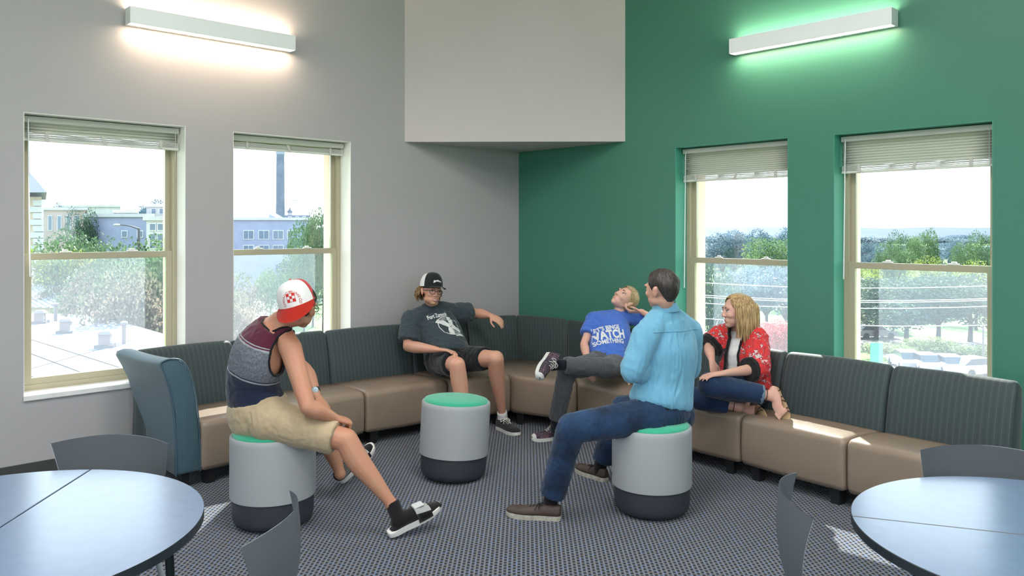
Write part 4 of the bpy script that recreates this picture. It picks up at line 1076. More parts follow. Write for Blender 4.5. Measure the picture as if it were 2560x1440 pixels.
glasses(per, A['head'], A['M'], 1.0, mat('black_glasses', (.01, .01, .01), .3)); face_parts(per, A['head'], A['M'])
bm = bmesh.new(); wd = (A['WL']-A['EL']).normalized(); tube(bm, [A['WL']-wd*.045, A['WL']-wd*.022], [.0315, .0305], n=1, seg=16, caps='flat'); ell(bm, A['WL']-wd*.034+V((.01, -.028, .012)), (.019, .006, .019), None, 16, 8, mi=1)
bm_obj('wrist_watch', bm, [mat('black_strap', (.01, .01, .012), .5), mat('watch_face', (.55, .68, .75), .15)], per, smooth=True)
def slide(heel, toe, up, side_off=1):
    L_ = .315; f = (toe-heel).normalized(); M = frame(f, up); sx_ = M@V((1, 0, 0)); u = M@V((0, 0, 1))
    def hw(t): return (.036+.013*math.sin(max(0, t-.3)/.7*math.pi))*math.sqrt(max(0, 1-((t-.87)/.13)**2 if t > .87 else 1-((.1-t)/.1)**2*.8 if t < .1 else 1))
    T = [0, .02, .06, .12, .3, .5, .65, .78, .87, .93, .97, .995]; ol = [heel+f*t*L_+sx_*hw(t)+u*max(0, t-.75)**2*.2 for t in T]+[heel+f*t*L_-sx_*hw(t)+u*max(0, t-.75)**2*.2 for t in T[::-1]]
    bm = bmesh.new(); lo = [bm.verts.new(p) for p in ol]; hi = [bm.verts.new(p+u*.030) for p in ol]; n = len(lo)
    for k in range(n): bm.faces.new((lo[k], lo[(k+1) % n], hi[(k+1) % n], hi[k]))
    bm.faces.new(lo[::-1]); bm.faces.new(hi); bevel(bm, .005, 2)
    so = bm_obj('slide_sandal', bm, mat('white_foam_sole', (.72, .71, .68), .5), per, smooth=True); smooth_angle(so, 50)
    bm = bmesh.new(); c2 = [heel+(p-heel)*1.0 for p in ol]; ctr = heel+f*L_*.5; a = [bm.verts.new(ctr+(p-ctr)*.88+u*.031) for p in ol]; bm.faces.new(a); bm_obj('insole', bm, mat('black_insole', (.012, .012, .014), .7), so)
    bm = bmesh.new(); rows = []
    for t in [.52+.26*k/5 for k in range(6)]:
        rows.append([heel+f*t*L_+sx_*(hw(t)+.003)*math.copysign(abs(math.cos(a_))**.6, math.cos(a_))+u*(.012+(.076-.10*(t-.52))*math.sin(a_)**.8) for a_ in [math.pi*k/14 for k in range(15)]])
    g = [[bm.verts.new(p) for p in r_] for r_ in rows]
    for p, q in zip(g, g[1:]):
        for k in range(14): bm.faces.new((p[k], p[k+1], q[k+1], q[k])).material_index = 0 if k > 2 or not side_off else 1
    bmesh.ops.solidify(bm, geom=bm.faces[:], thickness=.004); bm_obj('strap', bm, [mat('white_strap', (.66, .66, .66), .35), mat('black_strap_side', (.012, .012, .014), .5)], so, smooth=True)
    bm = bmesh.new(); cen = heel+f*(.63*L_)+u*.083; add_box(bm, cen-sx_*.030-f*.030, sx_*.052, f*.056-u*.006, u*.006); bevel(bm, .002, 1); bm_obj('strap_flap', bm, mat('grey_flap', (.60, .61, .63), .3), so)
    return M, u, f, L_
def sock(An, heel, toe, m, h=.03, up=V((0, 0, 1))):
    f = (toe-heel).normalized(); bm = bmesh.new(); kd = up
    tube(bm, [heel+f*.035+up*.035, heel+f*.10+up*.042, heel+f*.20+up*.034, heel+f*.275+up*.028], [(.034, .036), (.038, .036), (.045, .026), (.034, .014)], side=f.cross(up), n=4, seg=14)
    tube(bm, [heel+f*.05+up*.04, An, An+(An-heel-f*.05).normalized()*h], [.038, .040, .038], n=3, caps='flat')
    me = remesh(bm, 'sock', .006, 3); link('sock', me, m, per)
M_SOCKB = cloth('black_sock', (.010, .008, .010))
slh = P(972, 1343, 4.13); slt = P(1106, 1268, 4.28); upv_ = V((-.25, -.25, 1))
slide(slh, slt, upv_); sock(A['AR']+V((.01, 0, -.01)), slh+V((.02, 0, .03)), slt, M_SOCKB, up=upv_.normalized())
slh = P(850, 1208, 4.98); slt = P(935, 1118, 5.15); upv_ = V((-.15, -.45, .8)); 
A2h = slh; slide(slh, slt, upv_); sock(P(850, 1185, 4.80), slh+V((0, 0, .02)), slt, M_SOCKB, up=upv_.normalized())

# ---- man in the grey shirt and black shorts on the sofa
print('B')
B = K_(P(1124, 900, 6.52), P(1110, 868, 6.62), P(1092, 820, 6.72), P(1083, 768, 6.74), P(1078, 728, 6.64), (.50, -.85, -.02), (.06, .10, 1),
       P(1029, 800, 6.62), P(1138, 782, 6.92), P(1020, 866, 6.50), P(1192, 783, 7.10), P(1092, 874, 6.12), P(1226, 789, 6.98),
       P(1098, 900, 6.42), P(1148, 898, 6.55), P(1143, 912, 5.98), P(1240, 896, 6.16), P(1168, 1072, 5.98), P(1256, 1040, 6.38), P(1185, 1090, 5.80), P(1288, 1056, 6.20), fwd=V((.3, -.95, 0)))
per = empty('person', (V((B['pel'].x, B['pel'].y, 0))), 'person in black cap, glasses and dark printed shirt, one arm along the sofa back', 'person', 'people sitting in the lounge')
SKB = skin_mat('fair_skin', (.62, .36, .25))
body(per, B, SKB, hands={'R': ((.85, -.30, -.02), (0, -.15, -1), 1, .16), 'L': ((.62, -.35, -.30), (.1, .6, -.8), -1, .38)}, bulk=1.12, feet=False)
M_TG = cloth('charcoal_blue_tee', (.040, .058, .072)); ts = top(per, B, M_TG, 't_shirt', b=1.12, sleeve=(.80, .62), neck_up=.004, grow=.020, hem=.03, r_sl=(.078, .080), fold=(.0075, (13, 13, 20), 8), belly=.018, wide=(1.0, 1.06, 1.06, 1.03))
M_BS = cloth('black_shorts', (.010, .012, .016)); legs_wear(per, B, M_BS, 'shorts', b=1.12, cover=(.80, .72), r=(.098, .090, .082, .06), fold=(.005, (12, 12, 16), 4))
M_INK = mat('white_ink', (.70, .72, .72), .7); M_INK2 = mat('grey_ink', (.24, .28, .30), .7)
latB = (B['SL']-B['SR']).normalized(); upB = (B['neck']-B['waist']).normalized(); nB = latB.cross(upB)
print('nB', nB); cB = B['chest']
def tri(*p): return lambda bm: bm.faces.new([bm.verts.new((x, y, 0)) for x, y in p])
def xlogo(bm):
    def poly(p): bm.faces.new([bm.verts.new((x, y, 0)) for x, y in p])
    N_ = 40; ro, ri = .098, .092
    for k in range(N_):
        a, b = 2*math.pi*k/N_, 2*math.pi*(k+1)/N_
        poly([(ro*math.cos(a), ro*math.sin(a)), (ro*math.cos(b), ro*math.sin(b)), (ri*math.cos(b), ri*math.sin(b)), (ri*math.cos(a), ri*math.sin(a))])
    poly([(-.100, .055), (-.055, .085), (.010, .015), (-.018, -.018)]); poly([(.010, .020), (.03, .096), (.072, .080), (.040, .0)]); poly([(-.018, -.018), (.040, 0), (.012, .022)])
    poly([(.0, -.018), (.040, .002), (.098, -.055), (.066, -.088)]); poly([(-.022, -.014), (.018, -.022), (-.004, -.098), (-.052, -.080)])
def xgrey(bm):
    def poly(p): bm.faces.new([bm.verts.new((x, y, 0)) for x, y in p])
    poly([(-.045, .082), (.018, .09), (.004, .040)])
def xgrey2(bm): bm.faces.new([bm.verts.new((x, y, 0)) for x, y in ((.006, -.035), (.058, -.088), (.004, -.108))])
def xbase(bm):
    def poly(p): bm.faces.new([bm.verts.new((x, y, 0)) for x, y in p])
    poly([(.0, -.112), (.0, -.090), (.070, -.094), (.095, -.118)])
oB = P(1120, 816, 6.6)
wrap_text(per, '', ts, oB, latB, upB, .1, M_INK, 'x_emblem', extra=xlogo, squeeze=1); wrap_text(per, '', ts, oB, latB, upB, .1, M_INK2, 'emblem_fill', extra=xgrey, off=.003); wrap_text(per, '', ts, oB, latB, upB, .1, M_INK2, 'emblem_fill', extra=xgrey2, off=.003); wrap_text(per, '', ts, oB, latB, upB, .1, M_INK, 'emblem_foot', extra=xbase, off=.003)
wrap_text(per, 'Fort Zumwalt', ts, P(1101, 784, 6.6), latB, upB, .050, M_INK, 'lettering', bold=.0016, squeeze=.62)
hc = B['head']; hM = B['M']; HMB = hair_mat('curly_blond_hair', (.10, .055, .022), (.34, .21, .09))
hair_shell(per, hc, hM, 1.02, HMB, lambda az: .052 if abs(az) < 1.25 else .052-.115*min(1, (abs(az)-1.25)/.4), thick=.003, amp=.002)
rd = random.Random(5); rt_ = []
for k in range(300):
    az = rd.uniform(1.75, 4.53); z0 = rd.uniform(-.01, .05); x, y = math.sin(az)*.082, -.012+math.cos(az)*.10; o_ = rd.uniform(.0, .022)
    x1, y1 = x*(1.12+o_*6), y*(1.10+o_*5); rt_.append([(x, y, z0), (x1, y1, z0-.03), (x1*1.05+.012*rd.uniform(-1, 1), y1*1.05, z0-.050), (x1*.96+.014*rd.uniform(-1, 1), y1*.96, z0-.066-rd.uniform(0, .022))])
locks(per, hc, hM, 1.02, HMB, rt_, curl=.024, r=.0055)
cM = frame(hM@V((0, 1, .12)), hM@V((0, -.12, 1))); cb = cap(per, hc+hM@V((0, -.008, .036)), cM, 1.10, M_TRIM2 if 'M_TRIM2' in globals() else cloth('black_cap_twill', (.012, .015, .016)), cloth('white_cap_mesh', (.74, .75, .76), 500, .3), cloth('black_cap_bill', (.010, .012, .013)), bill_drop=.22, bill_len=.066, squash=.98, split=.36)
def scribble(bm):
    z = [(-.036, -.012), (-.030, .008), (-.026, -.010), (-.020, .006), (-.015, -.004), (-.010, .008), (-.004, -.004), (.002, .011), (.006, -.004), (.012, .006), (.017, -.005), (.022, .006), (.028, -.004), (.034, .004)]
    for (x0, y0), (x1, y1) in zip(z, z[1:]):
        bm.faces.new([bm.verts.new(p) for p in ((x0-.003, y0, 0), (x0+.003, y0-.001, 0), (x1+.003, y1, 0), (x1-.003, y1+.001, 0))])
    bm.faces.new([bm.verts.new(p) for p in ((-.034, -.003, 0), (.034, -.002, 0), (.034, .001, 0), (-.034, .001, 0))])
wrap_text(cb, '', cb, hc+hM@V((-.006, .11, .100)), cM@V((-1, 0, 0)), cM@V((0, -.45, .9)), .02, M_INK, 'white_script', extra=scribble, off=.0015)
face_parts(per, hc, hM, 1.0, brow=(.20, .11, .05), smile=.010, teeth=True); glasses(per, hc, hM, 1.0, mat('black_glasses', (.01, .01, .01), .3))
bm = bmesh.new(); ell(bm, hc+hM@V((0, .074, -.098)), (.026, .020, .010), hM, 16, 10); bm_obj('chin_beard', bm, mat('blond_stubble', (.30, .19, .10), .9, bump=(300, .5, .002)), per, smooth=True)
M_SKB = cloth('black_suede', (.022, .026, .027)); M_SOL = mat('white_rubber', (.66, .66, .64), .5); M_LAC = cloth('white_lace', (.72, .70, .66))
shoe(per, P(1244, 1062, 6.42).xy.to_3d()+V((0, 0, .0)), P(1300, 1074, 6.16).xy.to_3d(), V((0, 0, 1)), M_SKB, M_SOL, L_=.30, lace=M_LAC)
shoe(per, V((B['AR'].x-.02, B['AR'].y+.06, 0)), V((B['FR'].x, B['FR'].y-.1, 0)), V((0, 0, 1)), M_SKB, M_SOL, L_=.30, lace=M_LAC)
for q in 'RL':
    bm = bmesh.new(); tube(bm, [B['A'+q]+V((0, 0, -.03)), B['A'+q], B['A'+q]+(B['K'+q]-B['A'+q]).normalized()*.045], [.040, .041, .040], n=2, caps='flat'); bm_obj('sock', bm, cloth('grey_sock', (.62, .62, .62)), per, smooth=True)

# ---- person in the blue slogan shirt, head thrown back
print('C')
C = K_(P(1522, 902, 6.16), P(1520, 868, 6.22), P(1530, 828, 6.32), P(1545, 787, 6.40), P(1562, 748, 6.40), (-.50, -.52, .69), (.66, .12, .62),
       P(1484, 800, 6.34), P(1594, 796, 6.46), P(1460, 860, 6.20), P(1652, 806, 6.36), P(1470, 906, 6.00), P(1602, 778, 6.34),
       P(1497, 908, 6.10), P(1546, 908, 6.20), P(1418, 925, 5.86), P(1516, 918, 5.86), P(1388, 1066, 6.00), P(1392, 912, 5.74), P(1352, 1088, 5.90), P(1356, 935, 5.64), fwd=V((-.2, -.95, 0)))
C['heelL'] = P(1392, 894, 5.76); C['fsL'] = V((0, -1, 0))
per = empty('person', V((C['pel'].x, C['pel'].y, 0)), 'person in blue slogan shirt and grey trousers, head thrown back, ankle on knee', 'person', 'people sitting in the lounge')
SKC = skin_mat('pale_skin', (.66, .43, .33)); body(per, C, SKC, hands={'R': ((.15, -.3, -1), (.3, .8, -.2), 1, .25), 'L': ((-.93, .0, -.05), (-.1, .35, .9), -1, .55)}, bulk=.93, feet=False, fem=True, hs=.97)
M_TB = cloth('royal_blue_tee', (.062, .155, .55)); ts = top(per, C, M_TB, 't_shirt', b=.95, sleeve=(.62, .42), neck_up=-.012, grow=.014, hem=.03, r_sl=(.066, .070), fold=(.005, (16, 16, 20), 12))
latC = (C['SL']-C['SR']).normalized(); upC = (C['neck']-C['waist']).normalized(); oC = C['chest']
latC = (latC+V((0, .02, 0))).normalized()
for t_, py, sz, sq, bd in (("LET'S BINGE", 815, .050, .80, .0018), ('WATCH', 837, .094, .80, .004), ('SOMETHING', 858, .050, .86, .0018)):
    wrap_text(per, t_, ts, P(1521, py, 6.15), latC, upC, sz, M_INK, 'lettering', bold=bd, squeeze=sq)
M_GP = cloth('grey_trousers', (.085, .088, .100), 260, .3); legs_wear(per, C, M_GP, 'trousers', b=.92, shin=(.86, .84), r=(.098, .088, .076, .066), fold=(.005, (18, 18, 12), 15))
hc, hM = C['head'], C['M']; HMC = hair_mat('ash_blond_hair', (.22, .15, .07), (.50, .38, .20))
hair_shell(per, hc, hM, .98, HMC, lambda az: .075 if abs(az) < .75 else .075-.145*min(1, (abs(az)-.75)/.9), thick=.010, amp=.003)
bm = bmesh.new(); tube(bm, [hc+hM@V((0, -.095, .0)), hc+hM@V((0, -.125, -.03)), hc+hM@V((0, -.12, -.08))], [.022, .030, .012], n=4); bm_obj('hair_bun', bm, HMC, per, smooth=True)
face_parts(per, hc, hM, .97, brow=(.20, .12, .06), lip=(.55, .20, .18), smile=.004, closed=True)
def flowered(name, base, a, b_, sc):
    m, nt, bs = node_mat(name); N, L = nt.nodes, nt.links; t = N.new('ShaderNodeTexCoord'); n0 = N.new('ShaderNodeTexNoise'); n0.inputs['Scale'].default_value = sc*1.7
    ad = N.new('ShaderNodeMix'); ad.data_type = 'RGBA'; ad.inputs[0].default_value = .12; L.new(t.outputs['Object'], ad.inputs[6]); L.new(t.outputs['Object'], n0.inputs[0]); L.new(n0.outputs['Color'], ad.inputs[7])
    v = N.new('ShaderNodeTexNoise'); v.inputs['Scale'].default_value = sc; v.inputs['Detail'].default_value = 3; v.inputs['Roughness'].default_value = .75; L.new(ad.outputs[2], v.inputs[0])
    r = N.new('ShaderNodeValToRGB'); r.color_ramp.interpolation = 'CONSTANT'; e = r.color_ramp.elements; e[0].color = tuple(a)+(1,); e[1].position = .385; e[1].color = tuple(b_)+(1,)
    q = e.new(.42); q.color = tuple(base)+(1,); q = e.new(.585); q.color = tuple(b_)+(1,); q = e.new(.615); q.color = tuple(a)+(1,)
    L.new(v.outputs['Fac'], r.inputs[0]); L.new(r.outputs[0], bs.inputs['Base Color']); bs.inputs['Roughness'].default_value = .8; return m
M_FLS = flowered('flowered_canvas', (.022, .024, .045), (.50, .22, .22), (.10, .06, .10), 42)
hl_ = PZ(1408, 1095, 0); tl_ = PZ(1330, 1104, 0); shoe(per, hl_, tl_, V((0, 0, 1)), M_FLS, M_SOL, L_=.265, lace=M_LAC, toe_cap=M_SOL)
h2 = P(1381, 886, 5.74); t2 = P(1346, 950, 5.52); shoe(per, h2+V((-.03, 0, 0)), t2+V((-.03, 0, 0)), V((.93, -.15, .25)), M_FLS, M_SOL, L_=.262, lace=M_LAC, toe_cap=M_SOL)
bm = bmesh.new(); tube(bm, [C['KL'].lerp(C['AL'], .80), C['AL'], C['AL']+V((-.03, 0, -.005))], [.042, .040, .038], n=2); bm_obj('sock', bm, cloth('navy_sock', (.008, .010, .02)), per, smooth=True); bm = bmesh.new(); tube(bm, [C['KR'].lerp(C['AR'], .82), C['AR']+V((0, 0, -.02))], [.042, .040], n=2); bm_obj('sock', bm, cloth('navy_sock', (.008, .010, .02)), per, smooth=True)

# ---- man in the light blue shirt on the right stool, seen from behind, arms folded
print('D')
D = K_(P(1652, 1010, 4.58), P(1662, 950, 4.60), P(1668, 870, 4.60), P(1662, 775, 4.57), P(1654, 724, 4.53), (-.66, .75, -.02), (-.05, .0, 1),
       P(1722, 830, 4.70), P(1614, 840, 4.46), P(1722, 925, 4.86), P(1580, 928, 4.42), P(1612, 945, 4.74), P(1668, 935, 4.68),
       P(1688, 1035, 4.66), P(1622, 1040, 4.48), P(1560, 1020, 4.98), P(1428, 1070, 4.34), P(1500, 1165, 5.12), P(1374, 1262, 4.44), P(1455, 1175, 5.12), P(1300, 1285, 4.26), fwd=V((-.5, .86, 0)))
per = empty('person', (ST2[0], ST2[1], 0), 'person in light blue shirt and jeans seen from behind on the right stool', 'person', 'people sitting in the lounge')
SKD = skin_mat('light_skin', (.58, .34, .25)); body(per, D, SKD, hands={'R': ((-.85, -.35, .05), (.3, -.4, 0), 1, .3), 'L': ((.6, .5, 0), (0, -.4, 0), -1, .3)}, bulk=1.03, feet=False, hs=.96)
M_OX = cloth('light_blue_oxford', (.155, .39, .55), 420, .25, (12, .05)); ds = top(per, D, M_OX, 'shirt', b=1.06, sleeve=(1.0, 1.0), sleeve2=(.45, .38), neck_up=.0, grow=.020, hem=.012, r_sl=(.076, .064), fold=(.0058, (27, 27, 6), 21), wide=(1.04, 1.10, 1.10, 1.06))
bm = bmesh.new(); un = (D['head']-D['neck']).normalized(); rows = []
for j, (h, r_) in enumerate(((-.010, .070), (.012, .066), (.040, .062), (.043, .066), (.018, .074), (-.006, .084))):
    rows.append([D['neck']+un*h+V((.004, 0, 0))+Matrix.Rotation(0, 3, 'Z')@V((r_*math.cos(a), r_*.95*math.sin(a), .006*math.cos(a))) for a in [2*math.pi*k/40 for k in range(40)]])
g = [[bm.verts.new(p) for p in r_] for r_ in rows]
for a, b in zip(g, g[1:]):
    for k in range(40): bm.faces.new((a[k], a[(k+1) % 40], b[(k+1) % 40], b[k]))
bm_obj('collar', bm, M_OX, per, smooth=True)
for q, f0, f1 in (('L', .34, .44),):                                                   # rolled cuff
    bm = bmesh.new(); e, w_ = D['E'+q], D['W'+q]; tube(bm, [e.lerp(w_, f0), e.lerp(w_, f1)], [.064, .062], n=1, seg=18); bm_obj('rolled_cuff', bm, M_OX, per, smooth=True)
bm = bmesh.new(); latD = (D['SR']-D['SL']).normalized(); tb = bmesh.new(); tb.from_mesh(ds.data); tb.transform(Matrix.Translation(par_world(ds))); bvh = BVHTree.FromBMesh(tb); tb.free()
pts = []
for k in range(17):
    p = D['chest'].lerp(D['neck'], .50)+latD*(-.19+.38*k/16)-D['fwd']*.4; h = bvh.ray_cast(p, D['fwd'], 1)
    if h[0] is not None: pts.append(h[0]-D['fwd']*.0025)
if len(pts) > 3: tube(bm, pts, [(.0012, .003)]*len(pts), n=1, seg=6); bm_obj('yoke_seam', bm, M_OX, per, smooth=True)
else: bm.free()
M_DEN = mat('dark_denim', (.012, .035, .085), .8, spec=.25, bump=(420, .35, .0015), var=(7, .55), sheen=.15)
legs_wear(per, D, M_DEN, 'jeans', b=1.02, shin=(.88, .86), r=(.100, .092, .078, .070), fold=(.0045, (24, 24, 18), 23), pelr=(.176, .140), rise=.075)
bm = bmesh.new(); hl = (D['HR']-D['HL']).normalized(); dn = (D['pel']-D['waist']).normalized(); tube(bm, [D['pel']-dn*.004, D['pel']+dn*.026], [(.190, .150), (.190, .150)], side=hl, n=1, seg=32, caps='flat'); bm_obj('belt', bm, cloth('black_belt', (.012, .011, .012)), per, smooth=True)
hc, hM = D['head'], D['M']; HMD = hair_mat('short_dark_hair', (.018, .014, .012), (.060, .048, .042))
def lowD(az):
    a = abs(az); return float(np.interp(a, [0, .7, 1.05, 1.3, 1.45, 1.75, 2.1, 2.5, 3.2], [.082, .078, .03, .0, .018, .022, -.035, -.066, -.072]))
hair_shell(per, hc, hM, .97, HMD, lowD, thick=.009, amp=.005, seed=4); face_parts(per, hc, hM, .96, brow=(.03, .02, .015))
M_BOAT = mat('brown_boat_leather', (.060, .038, .032), .6, bump=(80, .3, .002), var=(30, .2)); M_SOLD = mat('worn_cream_sole', (.42, .40, .34), .7, var=(40, .25)); M_LCB = cloth('black_lace', (.01, .01, .01))
shoe(per, PZ(1402, 1300, 0), PZ(1262, 1288, 0), V((0, 0, 1)), M_BOAT, M_SOLD, L_=.31, lace=M_LCB, collar=.058, w=1.05)
shoe(per, PZ(1516, 1205, 0), PZ(1440, 1176, 0), V((0, 0, 1)), M_BOAT, M_SOLD, L_=.29, lace=M_LCB, collar=.058, w=1.0)
for q in 'RL':
    bm = bmesh.new(); tube(bm, [D['K'+q].lerp(D['A'+q], .78), D['A'+q], D['A'+q]+V((0, 0, -.03))], [.042, .042, .044], n=2)
    bm_obj('sock', bm, M_SOCKB, per, smooth=True)

# ---- woman in the red kimono, legs folded on the sofa
print('E')
E_ = K_(P(1858, 968, 5.42), P(1862, 930, 5.44), P(1860, 880, 5.46), P(1855, 822, 5.46), P(1843, 778, 5.40), (-.97, -.16, -.02), (0, .05, 1),
       P(1803, 838, 5.56), P(1893, 846, 5.34), P(1772, 868, 5.52), P(1892, 922, 5.20), P(1780, 903, 5.36), P(1806, 934, 5.06),
       P(1846, 976, 5.52), P(1880, 974, 5.34), P(1752, 996, 5.30), P(1776, 962, 5.08), P(1848, 1018, 5.24), P(1928, 990, 5.05), P(1884, 1028, 5.16), P(1956, 1036, 4.99), fwd=V((-.75, -.6, 0)), toes=True)
E_['heelL'] = P(1934, 974, 5.06); E_['fsL'] = V((.6, -.3, .5)); E_['heelR'] = P(1862, 1004, 5.26); E_['fsR'] = V((.2, -.3, .9))
per = empty('person', V((E_['pel'].x, E_['pel'].y, 0)), 'person with long blond hair in a red flowered kimono, legs folded on the sofa', 'person', 'people sitting in the lounge')
SKE = skin_mat('rosy_skin', (.64, .40, .31)); body(per, E_, SKE, hands={'R': ((.15, -.35, -1), (-.3, .6, 0), 1, .15), 'L': ((-.85, -.2, -.05), (0, .1, -1), -1, .2)}, bulk=1.0, fem=True, hs=.98)
M_WT = cloth('white_top', (.74, .74, .74)); top(per, E_, M_WT, 'tank_top', b=1.0, sleeve=(0, 0), grow=.004, hem=.01, fold=(.002, (16, 16, 20), 33))
M_KIM = flowered('red_flowered_fabric', (.62, .028, .030), (.62, .50, .50), (.045, .010, .028), 15)
km = top(per, E_, M_KIM, 'kimono', b=1.0, sleeve=(.88, 1.0), grow=.024, hem=.06, r_sl=(.076, .086), fold=(.007, (14, 14, 9), 31), wide=(1.16, 1.14, 1.10, 1.03), sleeve2=(0, .26), mats=[M_KIM, cloth('black_band', (.010, .010, .012))], voxel=.0055)
# open the kimono in front: drop the faces in front of the white top, leave a black border
latE = (E_['SR']-E_['SL']).normalized(); fE = latE.cross((E_['neck']-E_['waist']).normalized()); fE = fE if fE.dot(E_['fwd']) > 0 else -fE; upE = (E_['neck']-E_['waist']).normalized()
bm = bmesh.new(); bm.from_mesh(km.data); of = par_world(km); kill = []
for f in bm.faces:
    c = f.calc_center_median()+of; r_ = c-E_['chest']; x = r_.dot(latE); z = r_.dot(upE); y = r_.dot(fE)
    w_ = .052+.03*max(0, -z)*2; nearneck = (c-E_['neck']).length < .085
    sl_d = min((c-E_['EL']).length, 9)
    if (y > .04 and abs(x) < w_ and z < .26) or nearneck: kill.append(f)
    elif (c-E_['neck']).length < .07: f.material_index = 1
    else:
        tR = (c-E_['SR']).dot((E_['ER']-E_['SR']).normalized())/(E_['ER']-E_['SR']).length; dRr = (c-E_['SR']-(E_['ER']-E_['SR'])*tR).length
        if tR > .66 and dRr < .12 and x > 0: f.material_index = 1
        v2 = (E_['WL']-E_['EL']); tL = (c-E_['EL']).dot(v2)/v2.length_squared; dl = (c-E_['EL']-v2*tL).length
        if tL > .06 and dl < .12 and (c-E_['WL']).length < .26: f.material_index = 1
bmesh.ops.delete(bm, geom=kill, context='FACES'); bm.to_mesh(km.data); bm.free()
for ch in rims(km):
    bm = bmesh.new(); tube(bm, ch, [(.011, .008)]*len(ch), n=1, seg=8); bm_obj('kimono_border', bm, cloth('black_band', (.010, .010, .012)), per, smooth=True)
legs_wear(per, E_, mat('navy_denim', (.010, .028, .075), .75, spec=.25, bump=(400, .3, .0015), var=(8, .3), sheen=.15), 'jeans', b=1.0, shin=(.72, .84), r=(.104, .094, .080, .060), fold=(.0035, (14, 14, 14), 35), pelr=(.175, .13))
bm = bmesh.new(); a_, b_ = E_['KL'].lerp(E_['AL'], .76), E_['KL'].lerp(E_['AL'], .86); tube(bm, [a_, b_], [.061, .060], n=1, seg=18, caps='flat'); bm_obj('jeans_cuff', bm, mat('pale_denim', (.16, .24, .34), .8, bump=(300, .3, .001)), per, smooth=True)
hc, hM = E_['head'], E_['M']; HME = hair_mat('long_blond_hair', (.20, .115, .045), (.62, .43, .20))
hair_shell(per, hc, hM, .99, HME, lambda az: .092 if abs(az) < .45 else .092-.14*min(1, (abs(az)-.45)/.9), thick=.013, amp=.002)
rd = random.Random(8); rt_ = []
for k in range(230):
    az = rd.choice((-1, 1))*rd.uniform(.95, 3.14); zt = rd.uniform(.02, .10); qq = math.sqrt(max(.05, 1-((zt-.03)/.095)**2)); x, y = math.sin(az)*.088*qq, -.012+math.cos(az)*.108*qq
    fl = rd.uniform(.98, 1.16); xe, ye = math.sin(az)*.088*fl, -.022+math.cos(az)*.108*fl; L2 = -.155-.05*min(1, (abs(az)-.9)/1.2)-rd.uniform(0, .035)
    rt_.append([(x, y, zt), (xe*1.02, ye*1.0, .02), (xe*1.06, ye*1.02, -.07), (xe*1.04+rd.uniform(-.01, .01), ye*.98, L2)])
locks(per, hc, hM, .99, HME, rt_, r=.0085, curl=.006); face_parts(per, hc, hM, .98, brow=(.22, .14, .07), lip=(.50, .17, .16))
# strappy sandals
M_STR = mat('brown_strap', (.055, .022, .020), .4); M_TANS = mat('tan_insole', (.50, .33, .18), .6)
for q in 'LR':
    An, hl_, ft = E_['A'+q], E_['heel'+q], E_['F'+q]; f = (ft-hl_).normalized(); sv = V(E_['fs'+q]); sv = (sv-f*sv.dot(f)).normalized(); dn_ = f.cross(sv); 
    if dn_.dot(An-(hl_+ft)/2) > 0: dn_ = -dn_
    bm = bmesh.new(); T = [0, .04, .12, .3, .5, .7, .85, .94, .99]; L_ = .235; h0 = hl_-f*.02+dn_*.030
    def hw2(t): return (.028+.012*math.sin(max(0, t-.3)/.7*math.pi))*math.sqrt(max(0, 1-((t-.85)/.15)**2 if t > .85 else 1-((.12-t)/.12)**2*.8 if t < .12 else 1))
    ol = [h0+f*t*L_+sv*hw2(t) for t in T]+[h0+f*t*L_-sv*hw2(t) for t in T[::-1]]; lo = [bm.verts.new(p) for p in ol]; hi = [bm.verts.new(p+dn_*.009) for p in ol]; n_ = len(lo)
    for k in range(n_): bm.faces.new((lo[k], lo[(k+1) % n_], hi[(k+1) % n_], hi[k]))
    bm.faces.new(lo[::-1]); bm.faces.new(hi); so = bm_obj('sandal', bm, M_TANS, per)
    bm = bmesh.new()
    for t0, t1, hgt in ((.30, .45, .050), (.45, .30, .050), (.62, .74, .034), (.74, .62, .034), (.12, .36, .062)):
        pts = []
        for k in range(13):
            a = math.pi*k/12; t = t0+(t1-t0)*k/12; pts.append(h0+f*t*L_+sv*(hw2(t)+.001)*math.cos(a)-dn_*(hgt*.80*math.sin(a)**.8+.001))
        tube(bm, pts, [(.0022, .0045)]*13, n=1, seg=6)
    sn = (E_['K'+q]-An).normalized(); u1 = sn.orthogonal().normalized(); u2 = sn.cross(u1); tube(bm, [An+sn*.035+u1*.040*math.cos(2*math.pi*k/16)+u2*.040*math.sin(2*math.pi*k/16) for k in range(17)], [(.002, .004)]*17, n=1, seg=6)
    bm_obj('strap', bm, M_STR, so, smooth=True)
# ================================================================ outdoors
GZ = -10.0
def gmat(name, col, var=(.2, .2), rough=.95): return mat(name, col, rough, spec=.1, var=var)
M_GRASS = gmat('lawn', (.085, .15, .045), (.06, .25)); M_ROAD = gmat('asphalt', (.15, .15, .16), (.3, .1)); M_WALK = gmat('pale_pavement', (.26, .25, .24), (.3, .08))
M_MEMB = mat('white_roof_membrane', (.125, .125, .14), .8, var=(.35, .06)); M_SEAM = mat('membrane_seam', (.075, .075, .09), .8)
def flat(name, pts, z, th, m, **k):
    bm = bmesh.new(); hi = [bm.verts.new((p[0], p[1], z)) for p in pts]; lo = [bm.verts.new((p[0], p[1], z-th)) for p in pts]; n = len(pts)
    bm.faces.new(hi); bm.faces.new(lo[::-1])
    for i in range(n): bm.faces.new((lo[i], lo[(i+1) % n], hi[(i+1) % n], hi[i]))
    return bm_obj(name, bm, m, **k)
g = flat('ground', [(-900, -500), (900, -500), (1800, 2200), (-1800, 2200)], GZ, 1, M_GRASS, kind='structure')
